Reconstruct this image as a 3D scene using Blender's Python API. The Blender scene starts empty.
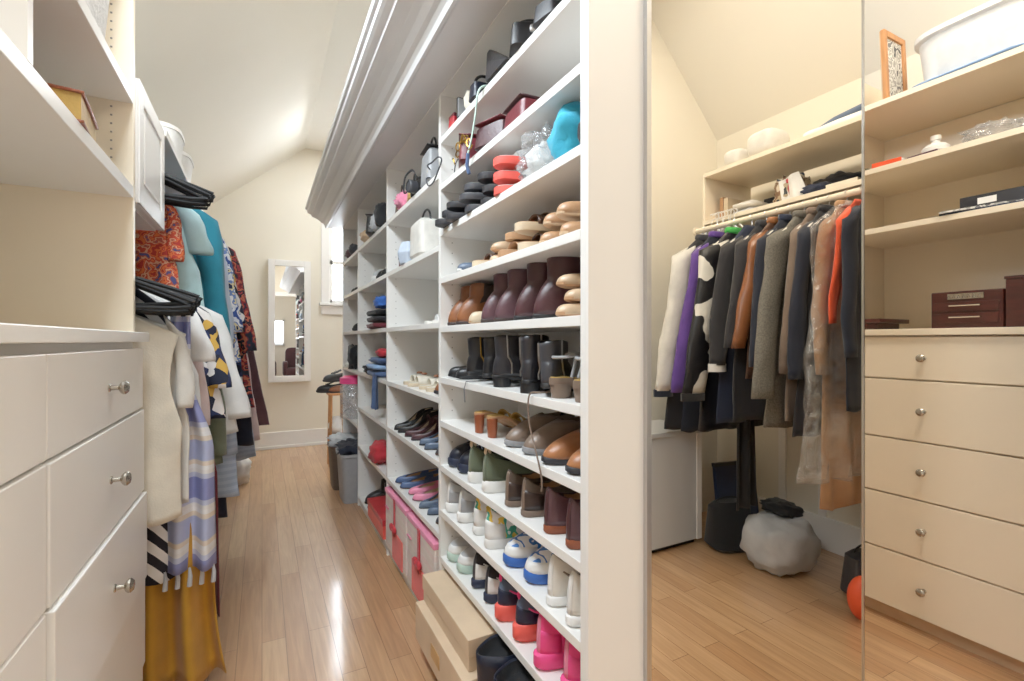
import bpy, math, random
from math import sin, cos, pi, sqrt, radians, atan2
from mathutils import Vector, Matrix, noise as mnoise
random.seed(7)
sc = bpy.context.scene
COL = sc.collection
# ------------------------------------------------------------------ camera
F = 480.0; VP = 262.0; H = 1.10
TH = math.atan((512 - VP) / F); CT, ST = cos(TH), sin(TH)
cam_d = bpy.data.cameras.new('camera'); cam = bpy.data.objects.new('camera', cam_d); COL.objects.link(cam)
cam_d.sensor_width = 36; cam_d.lens = F / 1024 * 36; cam_d.clip_start = 0.02
cam.location = (0, 0, H); cam.rotation_euler = (pi / 2, 0, -TH)
sc.camera = cam
def Yx(px, X):                       # where the sight line of a photo column meets the plane x = X
    d = X / ((px - VP) * CT / F)
    return (d - X * ST) / CT
def Xy(px, Y):
    k = (px - VP) * CT / F
    return k * Y * CT / (1 - k * ST)
def Zp(py, X, Y): return H - (py - 340.5) / F * (Y * CT + X * ST)

# ------------------------------------------------------------------ materials
def srgb(c):
    return tuple((x / 12.92 if x <= .04045 else ((x + .055) / 1.055) ** 2.4) for x in c)
def hx(s):
    s = s.lstrip('#'); return srgb(tuple(int(s[i:i + 2], 16) / 255 for i in (0, 2, 4)))
MATS = {}
def mat(name, col, rough=.6, metal=0, var=.08, vscale=18, bump=0, bscale=60, trans=0, emis=0, pattern=None, cols=None, pscale=10, coat=0, alpha=1, stretch=(1, 1, 1), sheen=0):
    m = bpy.data.materials.new(name); m.use_nodes = True
    nt = m.node_tree; N = nt.nodes; L = nt.links
    b = N['Principled BSDF']
    c = hx(col) if isinstance(col, str) else col
    b.inputs['Roughness'].default_value = rough; b.inputs['Metallic'].default_value = metal
    b.inputs['Transmission Weight'].default_value = trans; b.inputs['Coat Weight'].default_value = coat
    b.inputs['Sheen Weight'].default_value = sheen
    b.inputs['Alpha'].default_value = alpha
    tc = N.new('ShaderNodeTexCoord'); mp = N.new('ShaderNodeMapping'); mp.inputs['Scale'].default_value = stretch
    L.new(tc.outputs['Object'], mp.inputs['Vector'])
    no = N.new('ShaderNodeTexNoise'); no.inputs['Scale'].default_value = vscale; no.inputs['Detail'].default_value = 4
    L.new(mp.outputs[0], no.inputs['Vector'])
    mx = N.new('ShaderNodeMix'); mx.data_type = 'RGBA'; mx.blend_type = 'MULTIPLY'; mx.inputs['Factor'].default_value = 1
    rp = N.new('ShaderNodeValToRGB'); L.new(no.outputs['Fac'], rp.inputs[0])
    lo, hi = 1 - var, 1 + var * .4
    rp.color_ramp.elements[0].position = .3; rp.color_ramp.elements[1].position = .7
    rp.color_ramp.elements[0].color = (lo, lo, lo, 1); rp.color_ramp.elements[1].color = (hi, hi, hi, 1)
    L.new(rp.outputs[0], mx.inputs['B'])
    mx.inputs['A'].default_value = (*c, 1)
    if pattern:
        cr = N.new('ShaderNodeValToRGB'); cr.color_ramp.interpolation = 'CONSTANT'
        cs = [hx(x) for x in cols]
        e = cr.color_ramp.elements
        while len(e) < len(cs): e.new(.5)
        for i, q in enumerate(cs):
            e[i].position = i / len(cs); e[i].color = (*q, 1)
        if pattern == 'blots':
            n2 = N.new('ShaderNodeTexNoise'); n2.inputs['Scale'].default_value = pscale; n2.inputs['Detail'].default_value = 1.5
            L.new(mp.outputs[0], n2.inputs['Vector'])
            mr = N.new('ShaderNodeMapRange'); mr.inputs[1].default_value = .3; mr.inputs[2].default_value = .7
            L.new(n2.outputs['Fac'], mr.inputs[0]); L.new(mr.outputs[0], cr.inputs[0])
        elif pattern == 'cells':
            v = N.new('ShaderNodeTexVoronoi'); v.inputs['Scale'].default_value = pscale
            L.new(mp.outputs[0], v.inputs['Vector'])
            sp = N.new('ShaderNodeSeparateColor'); L.new(v.outputs['Color'], sp.inputs[0]); L.new(sp.outputs[0], cr.inputs[0])
        elif pattern in ('bands', 'stripes', 'plaid'):
            w = N.new('ShaderNodeTexWave'); w.wave_type = 'BANDS'; w.inputs['Scale'].default_value = pscale
            w.bands_direction = 'Z' if pattern != 'stripes' else 'DIAGONAL'
            w.inputs['Distortion'].default_value = 1.5 if pattern == 'bands' else .6
            L.new(mp.outputs[0], w.inputs['Vector']); L.new(w.outputs['Fac'], cr.inputs[0])
            if pattern == 'plaid':
                w2 = N.new('ShaderNodeTexWave'); w2.wave_type = 'BANDS'; w2.bands_direction = 'X'; w2.inputs['Scale'].default_value = pscale
                L.new(mp.outputs[0], w2.inputs['Vector'])
                ad = N.new('ShaderNodeMath'); ad.operation = 'MULTIPLY_ADD'; ad.inputs[1].default_value = .5
                hf = N.new('ShaderNodeMath'); hf.operation = 'MULTIPLY'; hf.inputs[1].default_value = .5
                L.new(w2.outputs['Fac'], hf.inputs[0]); L.new(w.outputs['Fac'], ad.inputs[0]); L.new(hf.outputs[0], ad.inputs[2])
                L.new(ad.outputs[0], cr.inputs[0])
        L.new(cr.outputs[0], mx.inputs['A'])
    L.new(mx.outputs['Result'], b.inputs['Base Color'])
    if bump:
        nb = N.new('ShaderNodeTexNoise'); nb.inputs['Scale'].default_value = bscale; nb.inputs['Detail'].default_value = 3
        L.new(mp.outputs[0], nb.inputs['Vector'])
        bp = N.new('ShaderNodeBump'); bp.inputs['Strength'].default_value = bump; bp.inputs['Distance'].default_value = .01
        L.new(nb.outputs['Fac'], bp.inputs['Height']); L.new(bp.outputs[0], b.inputs['Normal'])
    if emis:
        b.inputs['Emission Color'].default_value = (*c, 1); b.inputs['Emission Strength'].default_value = emis
    MATS[name] = m
    return m
def M(n): return MATS[n]
def simple(n, col, **k): return mat(n, col, **k)
# paint and wood
mat('white_paint', '#EFECE8', rough=.38, var=.02, vscale=3)
mat('white_laminate', '#EDEBE7', rough=.3, var=.02, vscale=4)
mat('cream_laminate', '#F2E4CC', rough=.35, var=.02, vscale=4)
mat('crown_paint', '#DCDCDD', rough=.35, var=.02, vscale=3)
mat('cream_wall', '#E8E1D1', rough=.75, var=.025, vscale=2)
mat('gray_panel', '#C9CBCD', rough=.5, var=.03, vscale=2)
mat('ceiling_paint', '#EDE8DC', rough=.8, var=.02, vscale=2)
mat('window_glass', '#FFFFFF', rough=.02, trans=1, var=0)
mat('mirror_glass', (.76, .735, .68), rough=.004, metal=1, var=0)
mat('mirror_clear', (.9, .9, .9), rough=.004, metal=1, var=0)
mat('nickel', '#B9B2A6', rough=.22, metal=1, var=.03)
mat('steel', '#C8C8C8', rough=.3, metal=1, var=.03)
mat('brass', '#B08A3E', rough=.3, metal=1, var=.05)
mat('dark_hole', '#8A8580', rough=.8, var=.05)
mat('cherry', '#4A1F1A', rough=.3, var=.35, vscale=9, stretch=(1, 1, 9), coat=.3)
mat('oak', '#C48A56', rough=.45, var=.2, vscale=10, stretch=(6, 6, 1))
mat('cardboard', '#D9BFA0', rough=.75, var=.12, vscale=7)
mat('tape', '#C99B62', rough=.35, var=.05)
def floor_material():
    m = bpy.data.materials.new('oak_floor'); m.use_nodes = True
    nt = m.node_tree; N = nt.nodes; L = nt.links; b = N['Principled BSDF']
    tc = N.new('ShaderNodeTexCoord'); mp = N.new('ShaderNodeMapping'); mp.inputs['Rotation'].default_value = (0, 0, pi / 2)
    L.new(tc.outputs['Object'], mp.inputs[0])
    br = N.new('ShaderNodeTexBrick'); br.offset = .37; br.offset_frequency = 2; br.squash = 1
    br.inputs['Color1'].default_value = (*hx('#CFA67C'), 1); br.inputs['Color2'].default_value = (*hx('#BA8C62'), 1)
    br.inputs['Mortar'].default_value = (*hx('#8C6036'), 1)
    br.inputs['Scale'].default_value = 1; br.inputs['Mortar Size'].default_value = .0013; br.inputs['Mortar Smooth'].default_value = .2
    br.inputs['Brick Width'].default_value = .83; br.inputs['Row Height'].default_value = .078; br.inputs['Bias'].default_value = -.1
    L.new(mp.outputs[0], br.inputs['Vector'])
    m2 = N.new('ShaderNodeMapping'); m2.inputs['Scale'].default_value = (26, 1.6, 1); L.new(tc.outputs['Object'], m2.inputs[0])
    gr = N.new('ShaderNodeTexNoise'); gr.inputs['Scale'].default_value = 2.2; gr.inputs['Detail'].default_value = 6; gr.inputs['Distortion'].default_value = .9
    L.new(m2.outputs[0], gr.inputs[0])
    rp = N.new('ShaderNodeValToRGB'); rp.color_ramp.elements[0].position = .32; rp.color_ramp.elements[1].position = .7
    rp.color_ramp.elements[0].color = (.72, .66, .6, 1); rp.color_ramp.elements[1].color = (1.06, 1.06, 1.06, 1)
    L.new(gr.outputs['Fac'], rp.inputs[0])
    mx = N.new('ShaderNodeMix'); mx.data_type = 'RGBA'; mx.blend_type = 'MULTIPLY'; mx.inputs['Factor'].default_value = .8
    L.new(br.outputs['Color'], mx.inputs['A']); L.new(rp.outputs[0], mx.inputs['B']); L.new(mx.outputs['Result'], b.inputs['Base Color'])
    b.inputs['Roughness'].default_value = .36; b.inputs['Specular IOR Level'].default_value = .9; b.inputs['Coat Weight'].default_value = .75; b.inputs['Coat Roughness'].default_value = .11
    bp = N.new('ShaderNodeBump'); bp.inputs['Strength'].default_value = .25; bp.inputs['Distance'].default_value = .003; bp.invert = True
    L.new(br.outputs['Fac'], bp.inputs['Height']); L.new(bp.outputs[0], b.inputs['Normal'])
    MATS['oak_floor'] = m
floor_material()
def plastic_material(name, tint, dens, rough=.12):
    m = bpy.data.materials.new(name); m.use_nodes = True; nt = m.node_tree; N = nt.nodes; L = nt.links
    N.remove(N['Principled BSDF']); out = N['Material Output']
    t = N.new('ShaderNodeBsdfTransparent'); t.inputs[0].default_value = (*tint, 1)
    g = N.new('ShaderNodeBsdfGlossy'); g.inputs['Roughness'].default_value = rough
    d = N.new('ShaderNodeBsdfDiffuse'); d.inputs[0].default_value = (.85, .86, .88, 1)
    tc = N.new('ShaderNodeTexCoord'); no = N.new('ShaderNodeTexNoise'); no.inputs['Scale'].default_value = 14; no.inputs['Detail'].default_value = 4; no.inputs['Distortion'].default_value = 1.2
    L.new(tc.outputs['Object'], no.inputs[0])
    bp = N.new('ShaderNodeBump'); bp.inputs['Strength'].default_value = 1; bp.inputs['Distance'].default_value = .03
    L.new(no.outputs['Fac'], bp.inputs['Height']); L.new(bp.outputs[0], g.inputs['Normal']); L.new(bp.outputs[0], d.inputs['Normal'])
    s1 = N.new('ShaderNodeMixShader'); s1.inputs[0].default_value = .5; L.new(g.outputs[0], s1.inputs[1]); L.new(d.outputs[0], s1.inputs[2])
    rp = N.new('ShaderNodeMapRange'); rp.inputs[1].default_value = .35; rp.inputs[2].default_value = .75; rp.inputs[3].default_value = dens * .4; rp.inputs[4].default_value = min(1, dens * 1.7)
    L.new(no.outputs['Fac'], rp.inputs[0])
    s2 = N.new('ShaderNodeMixShader'); L.new(rp.outputs[0], s2.inputs[0]); L.new(t.outputs[0], s2.inputs[1]); L.new(s1.outputs[0], s2.inputs[2])
    L.new(s2.outputs[0], out.inputs['Surface']); MATS[name] = m
plastic_material('clear_film', (.97, .97, .97), .28)
plastic_material('clear_plastic', (.95, .96, .97), .4)
plastic_material('milky_plastic', (.9, .92, .95), .75, .25)
PAL = dict(black='#17171A', soot='#26252A', charcoal='#3B3B40', navy='#1D2740', deepnavy='#171E30', white='#EEEDEA', offwhite='#E4E0D8', cream='#E6DDCB', tan='#B98D66',
  sand='#CDAE8C', beige='#D6C2A4', brown='#5B4032', darkbrown='#3A2B26', chestnut='#8A5330', cognac='#A2683F', maroon='#47262B', wine='#6B1F2A', red='#C22A35', coral='#EE5A4E',
  hotpink='#F0478C', pink='#E98AA8', palepink='#E3CDCB', olive='#5C6650', sage='#6F7862', teal='#1F7F95', turquoise='#2FA9C9', aqua='#B9D9DB', blue='#2F63B8', skyblue='#8FB0D8',
  denim='#4A6088', paleblue='#C3D0E2', slate='#55657C', gray='#8A8B8E', lightgray='#BFC1C4', silver='#9EA0A3', purple='#5D3C91', mustard='#C08A22', orange='#E8532A', gold='#C8A257',
  taupe='#7D6A5C', mauve='#5A3B42', green='#3DAF4A', mint='#B9D2C6', plum='#4C2434', rust='#8E4A2C', graybrown='#57493F')
for n_, c_ in PAL.items():
    mat(n_ + '_leather', c_, rough=.36, var=.15, vscale=25, bump=.08, bscale=120)
    mat(n_ + '_cloth', c_, rough=.85, var=.14, vscale=14, bump=.12, bscale=220, sheen=.15)
    mat(n_ + '_rubber', c_, rough=.55, var=.06, vscale=30)
mat('velvet_black', '#141416', rough=.7, var=.2)
mat('tweed_gray', '#77736B', rough=.95, var=.35, vscale=160, bump=.2, bscale=300)
mat('print_orange', '#D0502F', pattern='blots', cols=['#B7332B', '#E2703A', '#C9452E', '#DDA27E', '#B8503A', '#4A4A7A'], pscale=42, rough=.85)
mat('print_navyfloral', '#1D2740', pattern='cells', cols=['#1B2036', '#23335F', '#E8E4E0', '#1B2036', '#D6A94A', '#2A2F55'], pscale=24, rough=.85)
mat('print_bluefloral', '#FFFFFF', pattern='blots', cols=['#2E4C94', '#DEE4EE', '#F0F0F0', '#6D8AC4', '#E6D9A8', '#1E2A4E'], pscale=22, rough=.85)
mat('print_redfloral', '#7A1F2A', pattern='blots', cols=['#1C1E2A', '#262838', '#8E2A30', '#C2694E', '#20222E', '#A03A40'], pscale=22, rough=.85)
mat('print_stripe', '#FFFFFF', pattern='stripes', cols=['#1D1B26', '#EFECEA'], pscale=9, rough=.85)
mat('print_plaid', '#FFFFFF', pattern='bands', cols=['#8E93C6', '#C8CCE2', '#E9E6E4', '#EEECEC', '#E6D8C8', '#B4BCDE'], pscale=1.3, rough=.9)
mat('print_varsity', '#111111', pattern='blots', cols=['#131318', '#131318', '#131318', '#131318', '#E6E2D8', '#E6E2D8'], pscale=6.5, rough=.5)
mat('print_floralshoe', '#FFFFFF', pattern='blots', cols=['#EFEFEC', '#EFEFEC', '#3FA68D', '#E6C24A', '#EFEFEC', '#EFEFEC'], pscale=22, rough=.6)
mat('print_bluewhite', '#FFFFFF', pattern='blots', cols=['#F0F1F4', '#2E74C4', '#F0F1F4', '#DFE6F2', '#2E74C4', '#F0F1F4'], pscale=20, rough=.5)
mat('print_denimlight', '#A9BCD6', pattern='bands', cols=['#A9BCD6', '#B9CAE0'], pscale=12, rough=.9)
mat('print_pinkbin', '#FFFFFF', pattern='bands', cols=['#E8DDD4', '#EAE1DA', '#E9D8D2'], pscale=6, rough=.8)
mat('print_camo', '#888888', pattern='blots', cols=['#3B3F45', '#B9A78A', '#8A6B55', '#D8C9B4', '#4A4F62'], pscale=14, rough=.9)
mat('paper_white', '#F2F1EE', rough=.7, var=.03)
mat('paper_photo', '#D9D8D2', pattern='blots', cols=['#4A4C50', '#D9D8D2', '#A8A7A2', '#E6E5E0', '#77777A'], pscale=30, rough=.5)
mat('wicker_white', '#E9E7E4', rough=.7, var=.15, vscale=90, bump=.5, bscale=150)

# ------------------------------------------------------------------ mesh builder
class MB:
    def __init__(s): s.v = []; s.f = []
    def add(s, vs, fs, mx=None):
        o = len(s.v)
        s.v += [tuple(mx @ Vector(p)) if mx else tuple(p) for p in vs]
        s.f += [tuple(i + o for i in f) for f in fs]; return s
    def box(s, x0, y0, z0, x1, y1, z1, mx=None):
        x0, x1 = min(x0, x1), max(x0, x1); y0, y1 = min(y0, y1), max(y0, y1); z0, z1 = min(z0, z1), max(z0, z1)
        v = [(x0, y0, z0), (x1, y0, z0), (x1, y1, z0), (x0, y1, z0), (x0, y0, z1), (x1, y0, z1), (x1, y1, z1), (x0, y1, z1)]
        return s.add(v, [(0, 3, 2, 1), (4, 5, 6, 7), (0, 1, 5, 4), (1, 2, 6, 5), (2, 3, 7, 6), (3, 0, 4, 7)], mx)
    def rings(s, rs, cap0=True, cap1=True, mx=None):
        n = len(rs[0]); v = [p for r in rs for p in r]; f = []
        for i in range(len(rs) - 1):
            for j in range(n):
                k = (j + 1) % n
                f.append((i * n + j, i * n + k, (i + 1) * n + k, (i + 1) * n + j))
        if cap0: f.append(tuple(range(n - 1, -1, -1)))
        if cap1: f.append(tuple(range((len(rs) - 1) * n, len(rs) * n)))
        return s.add(v, f, mx)
    def tube(s, pts, r, n=8, mx=None, flat=1, closed=False):
        pts = [Vector(p) for p in pts]; m = len(pts); rs = []
        ref = Vector((0, 0, 1))
        t0 = (pts[1] - pts[0]).normalized()
        if abs(t0.dot(ref)) > .9: ref = Vector((0, 1, 0))
        u = (ref - t0 * ref.dot(t0)).normalized()
        for i, p in enumerate(pts):
            a = pts[max(0, i - 1)]; b = pts[min(m - 1, i + 1)]
            if closed: a = pts[(i - 1) % m]; b = pts[(i + 1) % m]
            t = (b - a).normalized() if (b - a).length > 1e-9 else t0
            u = u - t * u.dot(t); u = u.normalized() if u.length > 1e-6 else t.orthogonal().normalized()
            w = t.cross(u); rr = r[i] if isinstance(r, (list, tuple)) else r
            rs.append([p + (w * cos(2 * pi * j / n) + u * (sin(2 * pi * j / n) * flat)) * rr for j in range(n)])
        if closed: rs.append(rs[0])
        return s.rings(rs, not closed, not closed, mx)
    def lathe(s, prof, n=20, mx=None):
        rs = [[(r * cos(2 * pi * j / n), r * sin(2 * pi * j / n), z) for j in range(n)] for r, z in prof]
        return s.rings(rs, True, True, mx)
    def sup(s, c, rad, e=1, n=20, m=12, mx=None, amp=0, fr=6, seed=0, e2=None):
        e2 = e if e2 is None else e2
        def P(x, q): return (abs(x) ** q) * (1 if x >= 0 else -1)
        rs = []
        for i in range(m + 1):
            ph = -pi / 2 + pi * i / m
            if i == 0: ph += .05
            if i == m: ph -= .05
            ring = []
            for j in range(n):
                a = 2 * pi * j / n
                d = Vector((P(cos(ph), e2) * P(cos(a), e), P(cos(ph), e2) * P(sin(a), e), P(sin(ph), e2)))
                k = 1
                if amp: k = 1 + amp * mnoise.noise(d * fr * .5 + Vector((seed * 3.1, seed, 0))) + amp * .5 * mnoise.noise(d * fr + Vector((0, seed, 5)))
                ring.append((c[0] + d.x * rad[0] * k, c[1] + d.y * rad[1] * k, max(c[2] + d.z * rad[2] * k, c[2] - rad[2])))
            rs.append(ring)
        return s.rings(rs, True, True, mx)
    def grid(s, fn, nu, nv, mx=None):
        v = [fn(i / nu, j / nv) for i in range(nu + 1) for j in range(nv + 1)]; f = []
        for i in range(nu):
            for j in range(nv):
                a = i * (nv + 1) + j; f.append((a, a + nv + 1, a + nv + 2, a + 1))
        return s.add(v, f, mx)
    def poly(s, outline, z0, z1, mx=None):
        return s.rings([[(x, y, z0) for x, y in outline], [(x, y, z1) for x, y in outline]], True, True, mx)
    def wrinkle(s, amp, sc, seed=0, zfade=None):
        q = Vector((seed * 1.7, seed * .9, 3)); out = []
        for p in s.v:
            v = Vector(p); w = Vector((v.x * sc, v.y * sc, v.z * sc * .45)) + q
            k = amp if zfade is None else amp * max(0, min(1, (zfade - v.z) / .12))
            nv = mnoise.noise_vector(w) + mnoise.noise_vector(w * 2.1) * .4
            out.append((v.x + nv.x * k, v.y + nv.y * k, v.z + nv.z * k * .3))
        s.v = out; return s
    def build(s, name, m, parent=None, smooth=True, bevel=0, thick=0, sub=0, auto=40):
        me = bpy.data.meshes.new(name); me.from_pydata(s.v, [], s.f); me.validate(); me.update()
        o = bpy.data.objects.new(name, me); COL.objects.link(o)
        me.materials.append(MATS[m] if isinstance(m, str) else m)
        if smooth:
            for p in me.polygons: p.use_smooth = True
            if auto: me.set_sharp_from_angle(angle=radians(auto))
        if parent is not None: o.parent = parent
        if thick:
            q = o.modifiers.new('thickness', 'SOLIDIFY'); q.thickness = thick; q.offset = 0
        if bevel:
            q = o.modifiers.new('bevel', 'BEVEL'); q.width = bevel; q.segments = 2; q.limit_method = 'ANGLE'
        if sub:
            q = o.modifiers.new('subdivision', 'SUBSURF'); q.levels = sub; q.render_levels = sub
        return o
def curve(P, k=6):
    # smooth path through the points
    P = [Vector(p) for p in P]; Q = [P[0]] + P + [P[-1]]; out = []
    for i in range(1, len(Q) - 2):
        p0, p1, p2, p3 = Q[i - 1:i + 3]
        for j in range(k):
            t = j / k
            out.append(.5 * ((2 * p1) + (p2 - p0) * t + (2 * p0 - 5 * p1 + 4 * p2 - p3) * t * t + (3 * p1 - p0 - 3 * p2 + p3) * t ** 3))
    return out + [P[-1]]
def tag(o, label=None, cat=None, group=None, kind=None):
    if label: o['label'] = label
    if cat: o['category'] = cat
    if group: o['group'] = group
    if kind: o['kind'] = kind
    return o
def thing(name, label, cat, loc=(0, 0, 0), rz=0, group=None, rot=None):
    o = bpy.data.objects.new(name, None); COL.objects.link(o); o.empty_display_size = .05
    o.location = loc; o.rotation_euler = rot if rot else (0, 0, rz)
    return tag(o, label, cat, group)
def copy_tree(o, parent=None):
    c = o.copy(); COL.objects.link(c)
    if parent is not None: c.parent = parent
    for ch in list(o.children): copy_tree(ch, c)
    return c
def struct(name, mb, m, **k): return tag(mb.build(name, m, **k), kind='structure')
def bx(*a): return MB().box(*a)
def T(x=0, y=0, z=0, rx=0, ry=0, rz=0):
    return Matrix.Translation((x, y, z)) @ Matrix.Rotation(rz, 4, 'Z') @ Matrix.Rotation(ry, 4, 'Y') @ Matrix.Rotation(rx, 4, 'X')
# ------------------------------------------------------------------ room shell
XL, XR, YB, YF, ZC = -.80, 2.64, -.65, 5.45, 3.11
CX0, CX1 = .40, 2.0            # the flat strip of ceiling between the two slopes
ZL = ZC - .837 * (CX0 - XL); ZR = ZC - 1.1 * (XR - CX1)
struct('floor', bx(XL - .1, -3.6, -.1, XR + .1, YF + .1, 0), 'oak_floor', smooth=False)
struct('wall_left', bx(XL - .1, YB, 0, XL, YF, ZL), 'cream_wall', smooth=False)
struct('wall_right', bx(XR, YB, 0, XR + .1, YF, ZR), 'cream_wall', smooth=False)
def gable(y0, y1, xa, xb, za=0):
    # wall piece under the tray ceiling between xa and xb
    def top(x): return ZC - max(0, CX0 - x) * .837 - max(0, x - CX1) * 1.1
    xs = [xa] + [x for x in (CX0, CX1) if xa < x < xb] + [xb]
    o = [(xa, za)] + [(xb, za)] + [(x, top(x)) for x in reversed(xs)]
    return [(x, y0, z) for x, z in o], [(x, y1, z) for x, z in o]
def prism(mb, r0, r1): return mb.rings([r0, r1])
WX0, WX1, WZ0, WZ1 = .64, 1.40, 1.50, 2.62
far = MB()
for a in ((XL, WX0, 0), (WX1, XR, 0), (WX0, WX1, WZ1)): prism(far, *gable(YF, YF + .1, *a))
far.box(WX0, YF, 0, WX1, YF + .1, WZ0)
struct('wall_far', far, 'cream_wall', smooth=False)
DX0, DX1, DZ = -.28, .95, 2.05
back = MB()
for a in ((XL, DX0, 0), (DX1, XR, 0), (DX0, DX1, DZ)): prism(back, *gable(YB - .1, YB, *a))
struct('wall_back', back, 'cream_wall', smooth=False)
ce = MB()
pr = [(XL, ZL), (CX0, ZC), (CX1, ZC), (XR, ZR), (XR, ZR + .1), (CX1, ZC + .1), (CX0, ZC + .1), (XL, ZL + .1)]
ce.rings([[(x, YB - .1, z) for x, z in pr], [(x, YF + .1, z) for x, z in pr]])
struct('ceiling', ce, 'ceiling_paint', smooth=False)
# next room seen through the doorway (in the far mirror)
nr = MB(); nr.box(-1.6, -3.6, 0, 2.6, -3.5, 1.0).box(-1.6, -3.6, 2.1, 2.6, -3.5, 2.7).box(-1.6, -3.6, 1, -.3, -3.5, 2.1).box(.9, -3.6, 1, 2.6, -3.5, 2.1)
nr.box(-.3, -3.6, 1.62, .5, -3.5, 2.1).box(.5, -3.6, 1.0, .9, -3.5, 2.1).box(-1.7, -3.6, 0, -1.6, YB - .1, 2.7).box(2.6, -3.6, 0, 2.7, YB - .1, 2.7)
struct('wall_bedroom', nr, 'cream_wall', smooth=False)
struct('ceiling_bedroom', bx(-1.7, -3.6, 2.7, 2.7, YB - .1, 2.8), 'ceiling_paint', smooth=False)
wf = MB().box(-.34, -3.5, .96, .54, -3.46, 1.0).box(-.34, -3.5, 1.62, .54, -3.46, 1.66).box(-.34, -3.5, .96, -.3, -3.46, 1.66).box(.5, -3.5, .96, .54, -3.46, 1.66).box(.08, -3.56, 1, .12, -3.52, 1.62)
struct('window_2', wf, 'white_paint', smooth=False)
dt = MB().box(DX0 - .09, YB, 0, DX0, YB + .015, DZ + .09).box(DX1, YB, 0, DX1 + .09, YB + .015, DZ + .09).box(DX0, YB, DZ, DX1, YB + .015, DZ + .09)
struct('trim_1', dt, 'white_paint', smooth=False, bevel=.003)
# far window: casing, sill, sash with bars and glass
w = MB(); cz = .085
w.box(WX0 - cz, YF - .02, WZ0, WX0, YF, WZ1 + cz).box(WX1, YF - .02, WZ0, WX1 + cz, YF, WZ1 + cz).box(WX0, YF - .02, WZ1, WX1, YF, WZ1 + cz)
w.box(WX0 - cz - .02, YF - .06, WZ0 - .03, WX1 + cz + .02, YF + .06, WZ0).box(WX0 - cz, YF - .02, WZ0 - .12, WX1 + cz, YF, WZ0 - .03)
wn = struct('window_1', w, 'white_paint', smooth=False, bevel=.003)
sash = MB(); s = .035
sash.box(WX0, YF + .03, WZ0, WX0 + s, YF + .06, WZ1).box(WX1 - s, YF + .03, WZ0, WX1, YF + .06, WZ1).box(WX0, YF + .03, WZ0, WX1, YF + .06, WZ0 + s).box(WX0, YF + .03, WZ1 - s, WX1, YF + .06, WZ1)
zm = (WZ0 + WZ1) / 2 - .12
sash.box(WX0, YF + .03, zm - .02, WX1, YF + .06, zm + .02).box(1.01, YF + .035, WZ0, 1.03, YF + .055, WZ1)
sash.build('window_sash', 'white_paint', wn, smooth=False)
bx(WX0 + .01, YF + .042, WZ0 + .01, WX1 - .01, YF + .046, WZ1 - .01).build('window_pane', 'window_glass', wn, smooth=False)
def baseboard(name, mb): struct(name, mb, 'white_paint', smooth=False, bevel=.004)
baseboard('baseboard_far', bx(XL, YF - .018, 0, XR, YF, .17).box(XL, YF - .03, 0, XR, YF, .03))
baseboard('baseboard_left', bx(XL, 1.65, 0, XL + .018, YF - .03, .17))
baseboard('baseboard_right', bx(XR - .018, YB, 0, XR, .5, .17))

# ------------------------------------------------------------------ centre shoe wall
FX = .567; SD = .33                 # shelf front plane and shelf depth
BX = FX + SD
YD = [.782, 1.655, 2.48, 3.315, 3.985]
ZT = 1.98
R4 = [1.70, 1.435, 1.155, .883, .52]
R1 = [1.815, 1.648, 1.484, 1.314, 1.14, .958, .803, .643, .483, .315]
R2 = [1.70, 1.435, 1.155, .883, .65, .39]
su = thing('shoe_shelving', 'tall white built-in shoe shelving along the aisle, full of shoes and bags', 'shelving', (0, 0, 0))
for i, y in enumerate(YD):
    bx(FX, y - .01, 0, BX, y + .01, ZT).build('end_panel' if i in (0, 4) else 'divider', 'white_laminate', su, smooth=False, bevel=.0015)
for i in range(4):
    y0, y1 = YD[i] + .01, YD[i + 1] - .01
    for z in (R1 if i == 0 else R4 if i == 3 else R2):
        bx(FX, y0, z - .011, BX - .012, y1, z + .011).build('shelf', 'white_laminate', su, smooth=False, bevel=.0015)
    if i < 3:
        bx(FX, y0, .04, BX - .012, y1, .062).build('bottom_shelf', 'white_laminate', su, smooth=False)
        bx(FX + .012, y0, 0, FX + .03, y1, .04).build('toe_kick', 'white_laminate', su, smooth=False)
bx(BX - .012, YD[0] + .01, .0, BX, YD[-1] - .01, ZT).build('back_panel', 'white_laminate', su, smooth=False)
bx(FX, YD[0] - .01, ZT, BX, YD[-1] + .01, ZT + .022).build('top_board', 'white_laminate', su, smooth=False)
ph = MB()
for i, y in enumerate(YD[:4]):
    for j in range(46):
        z = .2 + j * .038
        for xx in (FX + .045,):
            ph.box(xx - .0018, YD[i + 1] - .0106, z - .0018, xx + .0018, YD[i + 1] - .0098, z + .0018)
ph.build('shelf_pin_holes', 'dark_hole', su, smooth=False)
# wall core behind the shelving with the end that carries the mirror
EX1 = 1.542
struct('wall_center', bx(BX + .001, .784, 0, EX1, 3.99, ZT + .022), 'white_paint', smooth=False)
struct('trim_2', bx(FX, .765, 0, EX1, .7725, ZT + .5).box(FX, .7725, ZT + .022, EX1, .79, ZT + .5), 'white_paint', smooth=False)
# crown with soffit
cz = MB()
prof = [(FX + .0, ZT + .022), (FX + .0, ZT + .003), (.455, ZT + .003), (.445, ZT - .004), (.437, ZT - .004), (.434, ZT + .018), (.425, ZT + .03), (.412, ZT + .036), (.395, ZT + .05), (.375, ZT + .063),
        (.352, ZT + .072), (.338, ZT + .078), (.336, ZT + .09), (.318, ZT + .097), (.308, ZT + .104), (.306, ZT + .122), (.296, ZT + .126), (.293, ZT + .14), (EX1, ZT + .14), (EX1, ZT + .022)]
cz.rings([[(x, .79, z) for x, z in prof], [(x, 4.0, z) for x, z in prof]])
struct('trim_3', cz, 'crown_paint', smooth=False)

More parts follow.
